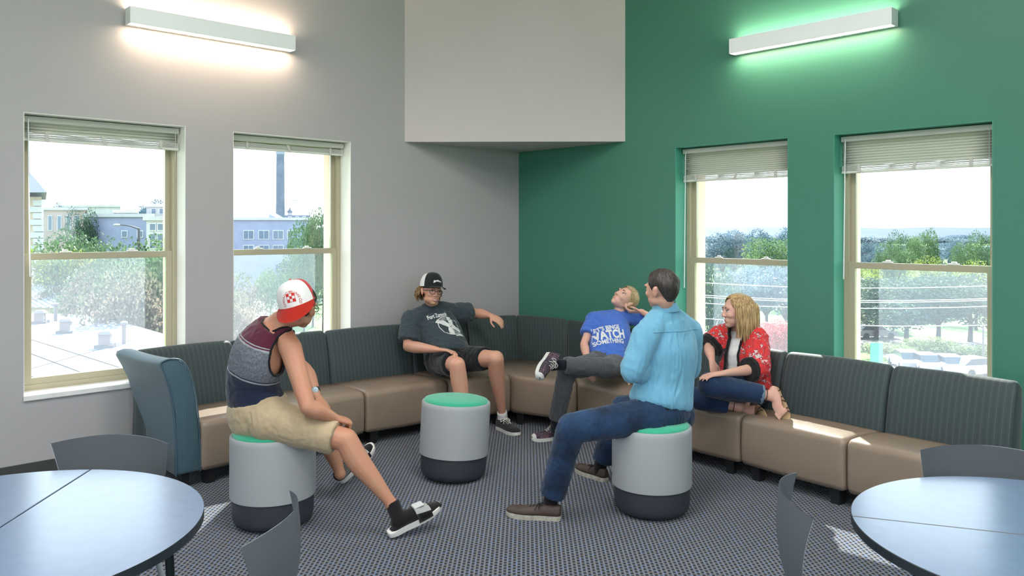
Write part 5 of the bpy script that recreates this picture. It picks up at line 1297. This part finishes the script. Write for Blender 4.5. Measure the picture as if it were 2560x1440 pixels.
def strip(name, a, b, w, m, z=GZ+.03):
    a, b = V(a), V(b); d = (b-a).normalized(); n = V((-d.y, d.x))*w/2
    return flat(name, [a-n, b-n, b+n, a+n], z, .02, m, kind='structure')
strip('street', (-120, 138), (140, 118), 7, M_WALK, GZ+.06); strip('street', (20, 120), (60, 20), 8, M_ROAD); strip('parking_lot', (22, 63), (75, 54), 16, M_WALK, GZ+.04); strip('street', (-20, 60), (-52, 160), 9, M_WALK, GZ+.05)
strip('street', (5, 92), (90, 70), 6, M_WALK, GZ+.08)
# ---- neighbouring flat roof with vents
ZR = -3.0
rp_ = [PZ(-500, 1180, ZR), PZ(40, 782, ZR), PZ(192, 786, ZR), PZ(300, 803, ZR), PZ(420, 838, ZR), PZ(560, 905, ZR), PZ(640, 1180, ZR)]
root = empty('building', (-14, 26, GZ), 'low neighbouring building with a white flat roof, seen through the leftmost window', 'building')
M_BEIGE = gmat('beige_masonry', (.36, .30, .24), (.5, .1)); M_PALE = gmat('pale_masonry', (.40, .39, .40), (.5, .08)); M_HAZED = gmat('hazed_grey_brick', (.24, .26, .36), (.6, .08)); M_WPANE = mat('far_window_glass', (.10, .14, .20), .2); M_WFR = gmat('far_window_frame', (.48, .48, .50))  # the grey violet brick has aerial haze painted into its colour
flat('roof', [(p.x, p.y) for p in rp_], ZR, .35, M_MEMB, parent=root); flat('wall', [(p.x*.995, p.y*.995) for p in rp_], ZR-.35, GZ*-1+ZR-.35, M_BEIGE, parent=root)
for k, (a, b) in enumerate((((66, 880), (415, 1010)), ((66, 935), (300, 1040)), ((66, 845), (430, 960)), ((110, 1000), (430, 905)), ((66, 925), (330, 850)))):
    p, q = PZ(*a, ZR+.004), PZ(*b, ZR+.004); d = (q-p).normalized(); n = V((-d.y, d.x, 0))*.035
    bm = bmesh.new(); bm.faces.new([bm.verts.new(x) for x in (p-n, q-n, q+n, p+n)]); bmesh.ops.solidify(bm, geom=bm.faces[:], thickness=-.006); bm_obj('roof_seam', bm, M_SEAM, root)
M_GALV = mat('galvanised_vent', (.15, .12, .12), .6); M_DARKM = mat('dark_vent', (.08, .07, .08), .6)
def vent(px, py, s, label, pipe=None):
    c = PZ(px, py, ZR); o = empty('roof_vent', c, label, 'vent', 'vents on the flat roof')
    bm = bmesh.new(); cbox(bm, c+V((0, 0, .06)), .8*s, .8*s, .12, .3); bm_obj('flashing', bm, M_DARKM, o)
    bm = bmesh.new(); cbox(bm, c+V((0, 0, .36*s)), .5*s, .5*s, .52*s, .3); bm_obj('vent_body', bm, M_GALV, o)
    bm = bmesh.new(); v = cbox(bm, c+V((0, 0, .68*s)), .66*s, .66*s, .14*s, .3); [setattr(x, 'co', x.co+(V((c.x, c.y, x.co.z))-x.co)*.4) for x in v[4:]]; bm_obj('vent_hood', bm, M_GALV, o)
    if pipe:
        q = c+V((pipe, .9, 0)); p2 = empty('vent_pipe', q, 'slim capped pipe beside the '+label.split(' ', 1)[1], 'vent', 'vents on the flat roof'); bm = bmesh.new(); lathe(bm, [(.08, 0), (.08, .75), ], q, seg=12); bm_obj('pipe', bm, M_GALV, p2); bm = bmesh.new(); lathe(bm, [(.12, .75), (.14, .78), (.14, .88), (.08, .92)], q, seg=12); bm_obj('pipe_cap', bm, M_GALV, p2)
vent(263, 868, .85, 'square roof vent nearest the window', .3); vent(165, 832, .85, 'square roof vent in the middle of the flat roof'); vent(100, 808, .85, 'square roof vent at the far left of the flat roof', .25)
# ---- pavilion with a standing seam roof
def at(px, py, d): return P(px, py, d)
o = empty('building', at(110, 790, 48), 'small pavilion with white ribbed metal roof behind the flat roof', 'building'); D_ = 47
ea, eb, ap = at(20, 768, D_), at(194, 770, D_), at(78, 706, D_+5)
bm = bmesh.new(); eb2 = eb+V((1.5, 8, 0)); ea2 = ea+V((-1, 8, 0)); ap0 = ap+V((-4, 0, 0)); v = [bm.verts.new(x) for x in (ea, eb, eb2, ea2, ap, ap0)]
bm.faces.new((v[0], v[1], v[4], v[5])); bm.faces.new((v[1], v[2], v[4])); bm.faces.new((v[2], v[3], v[5], v[4])); bm.faces.new((v[3], v[0], v[5])); bm.faces.new((v[3], v[2], v[1], v[0])); bm_obj('roof', bm, mat('white_metal_roof', (.36, .36, .38), .5), o)
for k in range(9):
    t = k/9+.03; p = ea.lerp(eb, t); q = ap0.lerp(ap, t)+V((0, 0, .03)); bm = bmesh.new(); tube(bm, [p+V((0, 0, .05)), q], [.06, .06], n=1, seg=6); bm_obj('standing_seam', bm, mat('seam_grey', (.20, .20, .24), .5), o)
bm = bmesh.new(); w_ = V((.3, .4, 0)); add_box(bm, V((ea.x, ea.y+.5, ea.z-5)), V((eb.x-ea.x-.4, 0, 0)), V((0, 7, 0)), V((0, 0, 4.95))); bm_obj('wall', bm, M_BEIGE, o)
bm = bmesh.new(); p = at(148, 784, D_); add_box(bm, V((p.x, ea.y+.42, p.z-.5)), V((1.7, 0, 0)), V((0, .1, 0)), V((0, 0, .75))); bm_obj('window', bm, M_WPANE, o)
# ---- buildings
def block(name_label, x0, x1, ytop, d, mw, depth=25, rows=(), cornice=True, roof=None, ybot=None):
    a, b = at(x0, ytop, d), at(x1, ytop, d); zt = a.z; zb_ = GZ
    o = empty('building', V(((a.x+b.x)/2, d, GZ)), name_label, 'building'); dv = V(((b.x if b.x < 0 else a.x)/d*depth, depth, 0))   # street grid runs away from the campus green
    bm = bmesh.new(); add_box(bm, V((a.x, d, zb_)), V((b.x-a.x, 0, 0)), dv, V((0, 0, zt-zb_))); bm_obj('wall', bm, mw, o)
    if cornice:
        bm = bmesh.new(); add_box(bm, V((a.x-.3, d-.35, zt-.1)), V((b.x-a.x+.6, 0, 0)), dv, V((0, 0, .5))); bm_obj('cornice', bm, M_PALE, o)
    for (ya, yb, xs, w) in rows:
        for x in xs:
            p = at(x, yb, d); h = (yb-ya)*d/F; ww = w*d/F
            bm = bmesh.new(); add_box(bm, V((p.x-.12, d-.12, p.z-.12)), V((ww+.24, 0, 0)), V((0, .1, 0)), V((0, 0, h+.24))); fr = bm_obj('window', bm, M_WFR, o)
            bm = bmesh.new(); add_box(bm, V((p.x, d-.16, p.z)), V((ww*.47, 0, 0)), V((0, .05, 0)), V((0, 0, h))); add_box(bm, V((p.x+ww*.53, d-.16, p.z)), V((ww*.47, 0, 0)), V((0, .05, 0)), V((0, 0, h))); bm_obj('pane', bm, M_WPANE, fr)['kind'] = 'stuff'
    if roof:
        ov, hgt = roof; bm = bmesh.new(); q = [V((a.x-ov, d-ov, zt+.3)), V((b.x+ov, d-ov, zt+.3)), V((b.x+ov, d-ov, zt+.3))+dv*1.1, V((a.x-ov, d-ov, zt+.3))+dv*1.1]; v = [bm.verts.new(x) for x in q]
        m0, m1 = V((a.x+min(depth, b.x-a.x)*.45, d, zt+hgt))+dv*.5, V((b.x-min(depth, b.x-a.x)*.45, d, zt+hgt))+dv*.5; t0, t1 = bm.verts.new(m0), bm.verts.new(m1)
        bm.faces.new((v[0], v[1], t1, t0)); bm.faces.new((v[1], v[2], t1)); bm.faces.new((v[2], v[3], t0, t1)); bm.faces.new((v[3], v[0], t0)); bm.faces.new(v[::-1]); bm_obj('roof', bm, mat('slate_roof', (.10, .11, .14), .8), o)
    return o
tb_ = block('beige corner building with quoins and slate roof at the left edge of the first window', -160, 104, 492, 62, gmat('peach_masonry', (.42, .32, .25), (.5, .08)), 14, roof=(1.0, 5.5), cornice=False)
for k in range(12):
    p = at(104, 500+k*16, 62); bm = bmesh.new(); w = .9 if k % 2 else .6; add_box(bm, V((p.x-w, 61.85, p.z-.46)), V((w+.08, 0, 0)), V((0, .3, 0)), V((0, 0, .44))); bm_obj('quoin', bm, M_PALE, tb_)
block('long brick hall with tall windows behind the round trees', 108, 218, 524, 150, gmat('hazed_hall_brick', (.34, .27, .25), (.5, .1)), 30, rows=((540, 575, (122, 145, 168, 190), 8),))  # brick colour paled to paint in the distance haze
block('haze-tinted flat topped hall left of the street lamp', 214, 384, 541, 120, M_HAZED, 30, rows=((578, 592, (306, 345), 12),)); block('raised pale block on the flat topped hall', 290, 345, 531, 128, M_PALE, 10)
block('white building with open loggia at the right side of the first window', 366, 470, 549, 100, gmat('white_stone', (.42, .42, .44), (.5, .05)), 20, rows=((560, 575, (376, 396, 416), 13), (585, 600, (376, 396, 416), 13), (606, 620, (376, 396, 416), 13)))
block('pale block with plant room behind the loggia building', 366, 480, 516, 135, M_PALE, 20, rows=((522, 534, (380, 400), 10),)); block('white far block with rooftop units', 150, 300, 517, 230, M_PALE, 30)
b2 = block('wide haze-tinted grey building with square windows in the second window', 560, 785, 549, 150, M_HAZED, 34, rows=((577, 597, (610, 648, 684, 720), 24), (614, 624, (610, 648, 684, 720), 24)))
for x0, x1, y, lab in ((672, 700, 533, 'sloping skylight hut on the haze-tinted grey roof'),):
    a, b = at(x0, y, 158), at(x1, 549, 158); o = empty('roof_hut', a, lab, 'building'); bm = bmesh.new(); v = [bm.verts.new(x) for x in (a, b, V((a.x, 158, b.z)), a+V((0, 5, 0)), b+V((0, 5, 0)), V((a.x, 163, b.z)))]
    for f in ((0, 1, 2), (5, 4, 3), (0, 3, 4, 1), (1, 4, 5, 2), (2, 5, 3, 0)): bm.faces.new([v[i] for i in f])
    bm_obj('hut_shell', bm, M_HAZED, o)
c = at(701, 549, 240); o = empty('chimney', V((c.x, 240, GZ)), 'tall dark brick smokestack rising in the second window', 'chimney'); ct = at(701, 378, 240).z
bm = bmesh.new(); lathe(bm, [(1.45, 0), (1.15, ct-GZ-1.4), (1.15, ct-GZ-.3)], (c.x, 240, GZ), seg=24); bm_obj('stack', bm, gmat('hazed_stack_brick', (.15, .16, .23), (.4, .15)), o); bm = bmesh.new(); lathe(bm, [(1.16, ct-GZ-1.1), (1.3, ct-GZ-.9), (1.3, ct-GZ-.1), (1.1, ct-GZ)], (c.x, 240, GZ), seg=24); bm_obj('stack_rim', bm, M_HAZED, o)  # stack brick tinted lighter and bluer as painted haze
c = at(725, 549, 200); o = empty('cupola', c, 'small domed cupola on a roof right of the smokestack', 'building'); q = 200/F
bm = bmesh.new(); cbox(bm, V((c.x, c.y, (GZ+c.z+9*q)/2)), 16*q, 16*q, c.z+9*q-GZ); bm_obj('cupola_base', bm, M_HAZED, o); bm = bmesh.new(); lathe(bm, [(6*q, 9*q), (6*q, 18*q)], c, seg=8); bm_obj('lantern', bm, M_PALE, o)
bm = bmesh.new(); lathe(bm, [(9*q, 18*q), (7*q, 21*q), (2*q, 26*q), (.4*q, 32*q)], c, seg=12); bm_obj('dome', bm, mat('slate_roof', (.1, .11, .14), .8), o)
block('mansard roofed hall right of the cupola', 712, 776, 538, 190, gmat('mansard', (.14, .15, .21)), 12, rows=((526+16, 548, (722, 740, 758), 6),), cornice=False)
c = at(736, 549, 210); o = empty('radio_mast', c, 'thin radio mast with a crossbar right of the smokestack', 'mast'); bm = bmesh.new(); tube(bm, [V((c.x, c.y, GZ)), c+V((0, 0, 8.4))], [.16, .06], n=1, seg=6); tube(bm, [c+V((-.7, 0, 5)), c+V((.7, 0, 5))], [.1, .1], n=1, seg=6); bm_obj('mast_pole', bm, M_HAZED, o)
# street lamp in the first window
c = at(347, 640, 58); o = empty('street_lamp', V((c.x, 58, GZ)), 'grey street lamp with a curved arm in front of the flat topped hall', 'street lamp'); tz = at(347, 572, 58).z
bm = bmesh.new(); tube(bm, [V((c.x, 58, GZ)), V((c.x, 58, tz))], [.12, .09], n=1, seg=8); bm_obj('pole', bm, M_DARKM, o); bm = bmesh.new(); tube(bm, [V((c.x, 58, tz)), V((c.x-.7, 58, tz+.22)), V((c.x-1.5, 58, tz+.30))], [.06, .05, .04], n=3, seg=6); bm_obj('arm', bm, M_DARKM, o, smooth=True)
bm = bmesh.new(); ell(bm, V((c.x-1.6, 58, tz+.28)), (.28, .12, .09)); bm_obj('lamp_head', bm, M_PALE, o, smooth=True)
# ---- trees
def leaf_mat(name, a, b):
    m, nt, bs = node_mat(name); N, L = nt.nodes, nt.links; oi = N.new('ShaderNodeTexCoord'); n = N.new('ShaderNodeTexNoise'); n.inputs['Scale'].default_value = 1.3; L.new(oi.outputs['Object'], n.inputs[0])
    r = N.new('ShaderNodeValToRGB'); r.color_ramp.elements[0].position = .35; r.color_ramp.elements[1].position = .65; r.color_ramp.elements[0].color = tuple(a)+(1,); r.color_ramp.elements[1].color = tuple(b)+(1,)
    L.new(n.outputs['Fac'], r.inputs[0]); L.new(r.outputs[0], bs.inputs['Base Color']); bs.inputs['Roughness'].default_value = .7; bs.inputs['Specular IOR Level'].default_value = .2
    tr = N.new('ShaderNodeBsdfTranslucent'); L.new(r.outputs[0], tr.inputs[0]); x = N.new('ShaderNodeMixShader'); x.inputs[0].default_value = .35; L.new(bs.outputs[0], x.inputs[1]); L.new(tr.outputs[0], x.inputs[2]); L.new(x.outputs[0], N['Material Output'].inputs[0]); return m
M_BARK = gmat('bark', (.06, .05, .05), (3, .3))
def foliage(name, blobs, n, ls, m, seed):
    rd = random.Random(seed); vs = []; fs = []
    tot = sum(b[3]**2 for b in blobs)
    for bx_, by_, bz_, br in blobs:
        for _ in range(int(n*br*br/tot)):
            z = rd.uniform(-1, 1); t = rd.uniform(0, 2*math.pi); q = math.sqrt(1-z*z); rr = br*rd.uniform(.72, 1.06)*(1+.16*noise.noise(V((q*math.cos(t)*2.3+bx_, q*math.sin(t)*2.3+by_, z*2.3+seed))))
            c = V((bx_+q*math.cos(t)*rr, by_+q*math.sin(t)*rr, bz_+z*rr*.85)); a = V((rd.gauss(0, 1), rd.gauss(0, 1), rd.gauss(0, 1))).normalized(); b_ = a.orthogonal().normalized(); s_ = ls*rd.uniform(.6, 1.3)
            k = len(vs); vs += [c-a*s_, c+b_*s_*.55, c+a*s_, c-b_*s_*.55]; fs.append((k, k+1, k+2, k+3))
    me = bpy.data.meshes.new(name); me.from_pydata([tuple(v) for v in vs], [], fs); me.materials.append(m); return me
LM = {'dark': leaf_mat('dark_leaves', (.030, .055, .045), (.07, .115, .07)), 'mid': leaf_mat('green_leaves', (.040, .080, .040), (.11, .17, .07)), 'lime': leaf_mat('lime_leaves', (.10, .14, .03), (.23, .26, .06)),
      'pink': leaf_mat('blossom_leaves', (.05, .085, .04), (.24, .16, .14)), 'red': leaf_mat('red_leaves', (.30, .03, .03), (.40, .10, .08)), 'blue': leaf_mat('hazed_leaves', (.045, .080, .11), (.10, .155, .18)), 'bush': leaf_mat('bush_leaves', (.07, .10, .035), (.19, .24, .08))}  # far leaves carry the aerial haze as a paler, bluer colour
PROTO = {}
def tree(kind, px, py, d, w, h, label, group, z0=None):
    """px, py: middle of the crown seen in the picture; w, h: crown width / total height in metres"""
    z0 = GZ if z0 is None else z0; p = at(px, py, d); key = (kind, round(h/w, 0), 'bush' in label)
    if key not in PROTO:
        rd = random.Random(len(PROTO)+11); bl = []
        bushy = 'bush' in label
        for k in range(9 if not bushy else 6):
            t = rd.uniform(0, 6.28); r_ = rd.uniform(.12, .36); zz = rd.uniform(.42, .84) if not bushy else rd.uniform(.3, .6); bl.append((math.cos(t)*r_, math.sin(t)*r_, zz*1.0, rd.uniform(.16, .27)))
        bl.append((0, 0, .66 if not bushy else .45, .33))
        PROTO[key] = (foliage('foliage', bl, 7000 if not bushy else 3500, .016 if not bushy else .02, LM[kind], len(PROTO)), bl)
    me, bl = PROTO[key]
    o = empty('bush' if 'bush' in label else 'tree', V((p.x, d, z0)), label, 'bush' if 'bush' in label else 'tree', group)
    f = bpy.data.objects.new('foliage', me); COL.objects.link(f); f.parent = o; wf = 1.5 if 'bush' in label else (.85 if group == G4 and d > 90 else 1.25); f.scale = (w*wf, w*wf, h*(1.3 if 'bush' in label else 1)); f['kind'] = 'stuff'; f.rotation_euler = (0, 0, px*.7)
    if 'bush' not in label:
        tm = PROTO.get('trunk')
        if tm is None:
            bm = bmesh.new(); tube(bm, [V((0, 0, 0)), V((.01, 0, .3)), V((0, .01, .6))], [(.035, .035), (.025, .025), (.012, .012)], n=3, seg=8)
            for t in (0, 1.3, 2.6, 3.9, 5.1): tube(bm, [V((.005, 0, .28)), V((.14*math.cos(t), .14*math.sin(t), .45)), V((.27*math.cos(t), .27*math.sin(t), .62))], [.016, .011, .005], n=2, seg=6)
            tm = bpy.data.meshes.new('trunk'); bm.to_mesh(tm); bm.free(); tm.materials.append(M_BARK); PROTO['trunk'] = tm
        t_ = bpy.data.objects.new('trunk', tm); COL.objects.link(t_); t_.parent = o; t_.scale = (w*.8, w*.8, h)
    return o
def topz(py, d): return H-(py-HOR)/F*d
def T_(kind, px, ptop, d, w, label, group): tree(kind, px, ptop, d, w, topz(ptop, d)-GZ, label, group)
G1 = 'trees outside the first window'; G2 = 'trees outside the second window'; G3 = 'trees outside the third window'; G4 = 'trees outside the fourth window'
for a in (('mid', 200, 572, 56, 6.2, 'round green tree left of the street lamp in the first window'), ('mid', 262, 574, 54, 6.2, 'second round green tree behind the sash rail of the first window'), ('mid', 320, 584, 57, 6.0, 'round green tree just left of the street lamp pole'), ('lime', 150, 606, 52, 5, 'pale green tree beside the corner building'),
          ('mid', 375, 622, 50, 5, 'low green tree right of the street lamp pole'), ('dark', 215, 655, 50, 4.5, 'dark tree below the sash rail in the first window'), ('mid', 190, 668, 47, 2.6, 'small conical tree behind the metal roof'), ('pink', 280, 655, 44, 4.6, 'pale blossoming tree beyond the flat roof'),
          ('pink', 345, 665, 41, 4.6, 'pinkish blossoming tree with visible trunks beyond the flat roof'), ('pink', 405, 660, 43, 4.4, 'pinkish blossoming tree at the right edge of the first window'), ('pink', 140, 690, 49, 3.4, 'small pale tree behind the pavilion roof'), ('dark', 205, 520, 118, 3.4, 'narrow dark tree in front of the far brick hall'),
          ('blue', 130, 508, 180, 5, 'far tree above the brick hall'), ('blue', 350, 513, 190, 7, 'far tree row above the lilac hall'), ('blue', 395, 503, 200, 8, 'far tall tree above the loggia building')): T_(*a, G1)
for a in (('mid', 782, 560, 95, 5, 'tall light tree at the right of the second window'), ('mid', 808, 527, 90, 5.4, 'tallest tree at the right edge of the second window'), ('mid', 760, 612, 100, 5, 'green tree at the right end of the grey violet building'), ('blue', 625, 655, 170, 7, 'far tree row across the lawn, left'), ('blue', 690, 652, 165, 7, 'far tree row across the lawn, middle'), ('dark', 745, 650, 150, 6, 'dark tree across the lawn by the cars'),
          ('mid', 676, 668, 95, 4.0, 'feathery young tree on the lawn'), ('pink', 622, 690, 52, 3.8, 'blossoming tree left of the red cap in the second window'), ('pink', 600, 730, 46, 3.2, 'low blossoming tree at the left of the second window'), ('mid', 735, 668, 110, 4.5, 'green tree above the red cap'), ('mid', 760, 700, 90, 4, 'green tree right above the red cap')): T_(*a, G2)
for a in (('blue', 1805, 571, 150, 8, 'dark blue green tree left in the third window'), ('blue', 1835, 580, 155, 7, 'second dark tree in the third window'), ('blue', 1905, 577, 170, 6, 'slim pale tree in the third window'), ('mid', 1925, 585, 120, 8, 'leafy green tree in the middle of the third window'), ('blue', 1962, 568, 130, 6, 'tree at the right edge of the third window'), ('dark', 1780, 655, 62, 3.6, 'dark narrow tree left below the rail of the third window'),
          ('blue', 1860, 665, 90, 8, 'hazy tree behind the woman, left'), ('blue', 1915, 655, 86, 8, 'hazy tree behind the woman, right'), ('blue', 1965, 650, 80, 7, 'hazy tree at the right edge below the rail'), ('red', 1945, 805, 66, 4.0, 'red flowering tree low in the third window'), ('red', 1990, 800, 64, 4.2, 'second red flowering tree low in the third window'), ('lime', 1785, 830, 60, 2.4, 'small lime tree low in the third window')): T_(*a, G3)
for a in (('blue', 2155, 595, 170, 8, 'bluish tree at the left of the fourth window'), ('blue', 2190, 618, 150, 7, 'low bluish tree in the fourth window'), ('mid', 2262, 574, 125, 6.5, 'tall green tree left of the middle in the fourth window'), ('mid', 2310, 570, 130, 6.0, 'tallest green tree in the fourth window'), ('mid', 2235, 604, 118, 6.5, 'broad green tree left of the tallest one'), ('lime', 2325, 628, 100, 7.5, 'yellow green tree above the rail of the fourth window'), ('blue', 2375, 607, 150, 6, 'bluish tree right of the tallest one'),
          ('mid', 2425, 598, 115, 7, 'green tree right in the fourth window'), ('mid', 2468, 575, 118, 6.5, 'tall tree at the right edge of the fourth window'), ('lime', 2440, 640, 92, 7, 'yellow green tree low at the right of the fourth window'), ('lime', 2170, 650, 95, 6, 'pale green tree just above the rail, left'),
          ('dark', 2190, 690, 84, 9.5, 'leafy shade tree below the rail, left'), ('dark', 2265, 684, 82, 9.5, 'leafy shade tree below the rail, second from the left'), ('dark', 2345, 688, 80, 9.5, 'leafy shade tree below the rail, in the middle'), ('dark', 2425, 684, 82, 9.5, 'leafy shade tree with forked trunk below the rail'), ('dark', 2500, 688, 80, 9.5, 'leafy shade tree at the right edge below the rail')): T_(*a, G4)
for k, (px, pt, d, w) in enumerate(((2200, 852, 72, 3.0), (2255, 860, 71, 2.8), (2320, 838, 72, 3.8), (2380, 858, 71, 3.0), (2450, 862, 70, 3.4), (2500, 868, 70, 3.0))):
    tree('bush', px, pt, d, w, topz(pt, d)-GZ, ['round pale bush, leftmost by the car park', 'round pale bush, second from the left by the car park', 'largest round bush by the car park', 'round pale bush right of the largest one', 'round pale bush left of the last one by the car park', 'round pale bush, rightmost by the car park'][k], 'bushes by the car park')
rd = random.Random(77)
for k in range(24):
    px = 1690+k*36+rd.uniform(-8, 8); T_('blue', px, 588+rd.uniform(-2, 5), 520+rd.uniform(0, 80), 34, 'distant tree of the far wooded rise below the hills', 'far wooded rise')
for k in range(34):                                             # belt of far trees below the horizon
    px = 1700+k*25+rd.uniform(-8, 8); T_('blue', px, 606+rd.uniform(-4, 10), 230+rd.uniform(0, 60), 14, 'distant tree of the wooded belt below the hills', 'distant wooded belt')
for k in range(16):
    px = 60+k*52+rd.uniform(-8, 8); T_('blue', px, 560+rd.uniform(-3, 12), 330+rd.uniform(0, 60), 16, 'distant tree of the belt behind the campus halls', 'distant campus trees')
# ---- hills
bm = bmesh.new(); rows = []
for j, d in enumerate((900, 1200, 1500, 1900)):
    rows.append([bm.verts.new((x, d+40*noise.noise(V((x*.004, j, 0))), GZ+(0, 10, 17+5*noise.noise(V((x*.0021, 3, j)))+2*noise.noise(V((x*.012, 3, j))), -5)[j])) for x in range(-1500, 1501, 30)])
for a, b in zip(rows, rows[1:]):
    for k in range(len(a)-1): bm.faces.new((a[k], a[k+1], b[k+1], b[k]))
bm_obj('hills', bm, gmat('hazed_hills', (.020, .036, .068), (.01, .15)), kind='structure')  # blue of the hills is aerial haze put into the colour
# ---- cars
M_TYRE = mat('tyre', (.02, .02, .02), .8); M_CGL = mat('car_glass', (.03, .04, .05), .1)
def car(px, py, label, col, rot):
    c = PZ(px, py, GZ+.06); o = empty('car', c, label, 'car', 'parked cars'); q = Matrix.Rotation(rot, 3, 'Z')
    def loft(nm, prof, w, m, tap=0):
        bm = bmesh.new(); A_ = [bm.verts.new(c+q@V((x, -w/2*(1-tap*(z > .9)), z))) for x, z in prof]; B_ = [bm.verts.new(c+q@V((x, w/2*(1-tap*(z > .9)), z))) for x, z in prof]; n = len(prof)
        for k in range(n): bm.faces.new((A_[k], A_[(k+1) % n], B_[(k+1) % n], B_[k]))
        bm.faces.new(A_[::-1]); bm.faces.new(B_); bm_obj(nm, bm, m, o)
    loft('car_body', [(-2.2, .3), (-2.25, .7), (-1.9, .92), (-1.2, .95), (1.0, .95), (2.0, .80), (2.25, .6), (2.2, .3)], 1.75, mat('car_paint%s' % label[:9], col, .25))
    loft('cabin', [(-1.8, .93), (-1.2, 1.42), (.3, 1.46), (1.1, .94)], 1.55, M_CGL, .1)
    loft('car_roof', [(-1.22, 1.41), (-1.1, 1.47), (.2, 1.50), (.34, 1.45)], 1.40, mat('car_paint%s' % label[:9], col, .25))
    for x in (-1.35, 1.4):
        for y in (-.82, .82):
            bm = bmesh.new(); w = c+q@V((x, y, .33)); tube(bm, [w-q@V((0, .1, 0)), w+q@V((0, .1, 0))], [.33, .33], n=1, seg=16, caps='flat'); bm_obj('wheel', bm, M_TYRE, o, smooth=True)
for a in ((2262, 918, 'grey car parked left of the bushes row middle', (.20, .21, .23), 1.4), (2305, 925, 'silver car parked in front of the largest bush', (.30, .31, .33), 1.5), (2365, 930, 'white car parked right of the silver one', (.45, .45, .46), 1.45), (2445, 938, 'white car glinting at the right edge of the car park', (.45, .45, .46), .2),
          (2185, 845, 'pale car on the street left of the shade trees', (.30, .30, .33), .1), (1940, 884, 'red car on the street below the red trees', (.25, .03, .03), .1)): car(*a)
for a in ((775, 690, 'white car on the road in the second window, upper', (.4, .4, .42), .9), (785, 720, 'blue car on the road in the second window', (.05, .08, .2), .9), (800, 760, 'white car on the road in the second window, lower', (.4, .4, .42), .9), (605, 668, 'dark car at the left end of the far road', (.08, .08, .1), .1)): car(*a)
# ---- power lines
M_WIRE = mat('pale_wire', (.60, .60, .62), .4)
for k, (ya, yb) in enumerate(((703, 705), (735, 737), (741, 741), (757, 756), (794, 806))):
    a, b = at(1600, ya-8-k, 60), at(2700, yb-2, 52); pts = [a.lerp(b, t/8)+V((0, 0, -.6*(1-(t/4-1)**2))) for t in range(9)]; bm = bmesh.new(); tube(bm, pts, [.028]*9, n=1, seg=5)
    o = tag(bm_obj('power_line', bm, M_WIRE, smooth=True), ['uppermost', 'second', 'third', 'fourth', 'lowest'][k]+' power line crossing the lower panes of the green wall windows', 'power line', 'power lines')
for px, d in ((2148, 61), (2458, 66)):
    c = at(px, 800, d); tag(bm_obj('utility_pole', (lambda bm: (lathe(bm, [(.09, 0), (.07, topz(812, d)-GZ)], (c.x, d, GZ), seg=8), bm)[1])(bmesh.new()), M_DARKM), 'thin dark pole %s in the fourth window' % ('left of the bushes' if px < 2300 else 'right of the largest bush'), 'pole', 'thin poles')
o = tag(bm_obj('banner', (lambda bm: (add_box(bm, at(2176, 912, 58), V((.9, 0, 0)), V((0, .04, 0)), V((0, 0, 1.6))), bm)[1])(bmesh.new()), mat('mint_banner', (.12, .42, .30), .7)), 'small mint green banner at the lower left of the fourth window', 'banner')
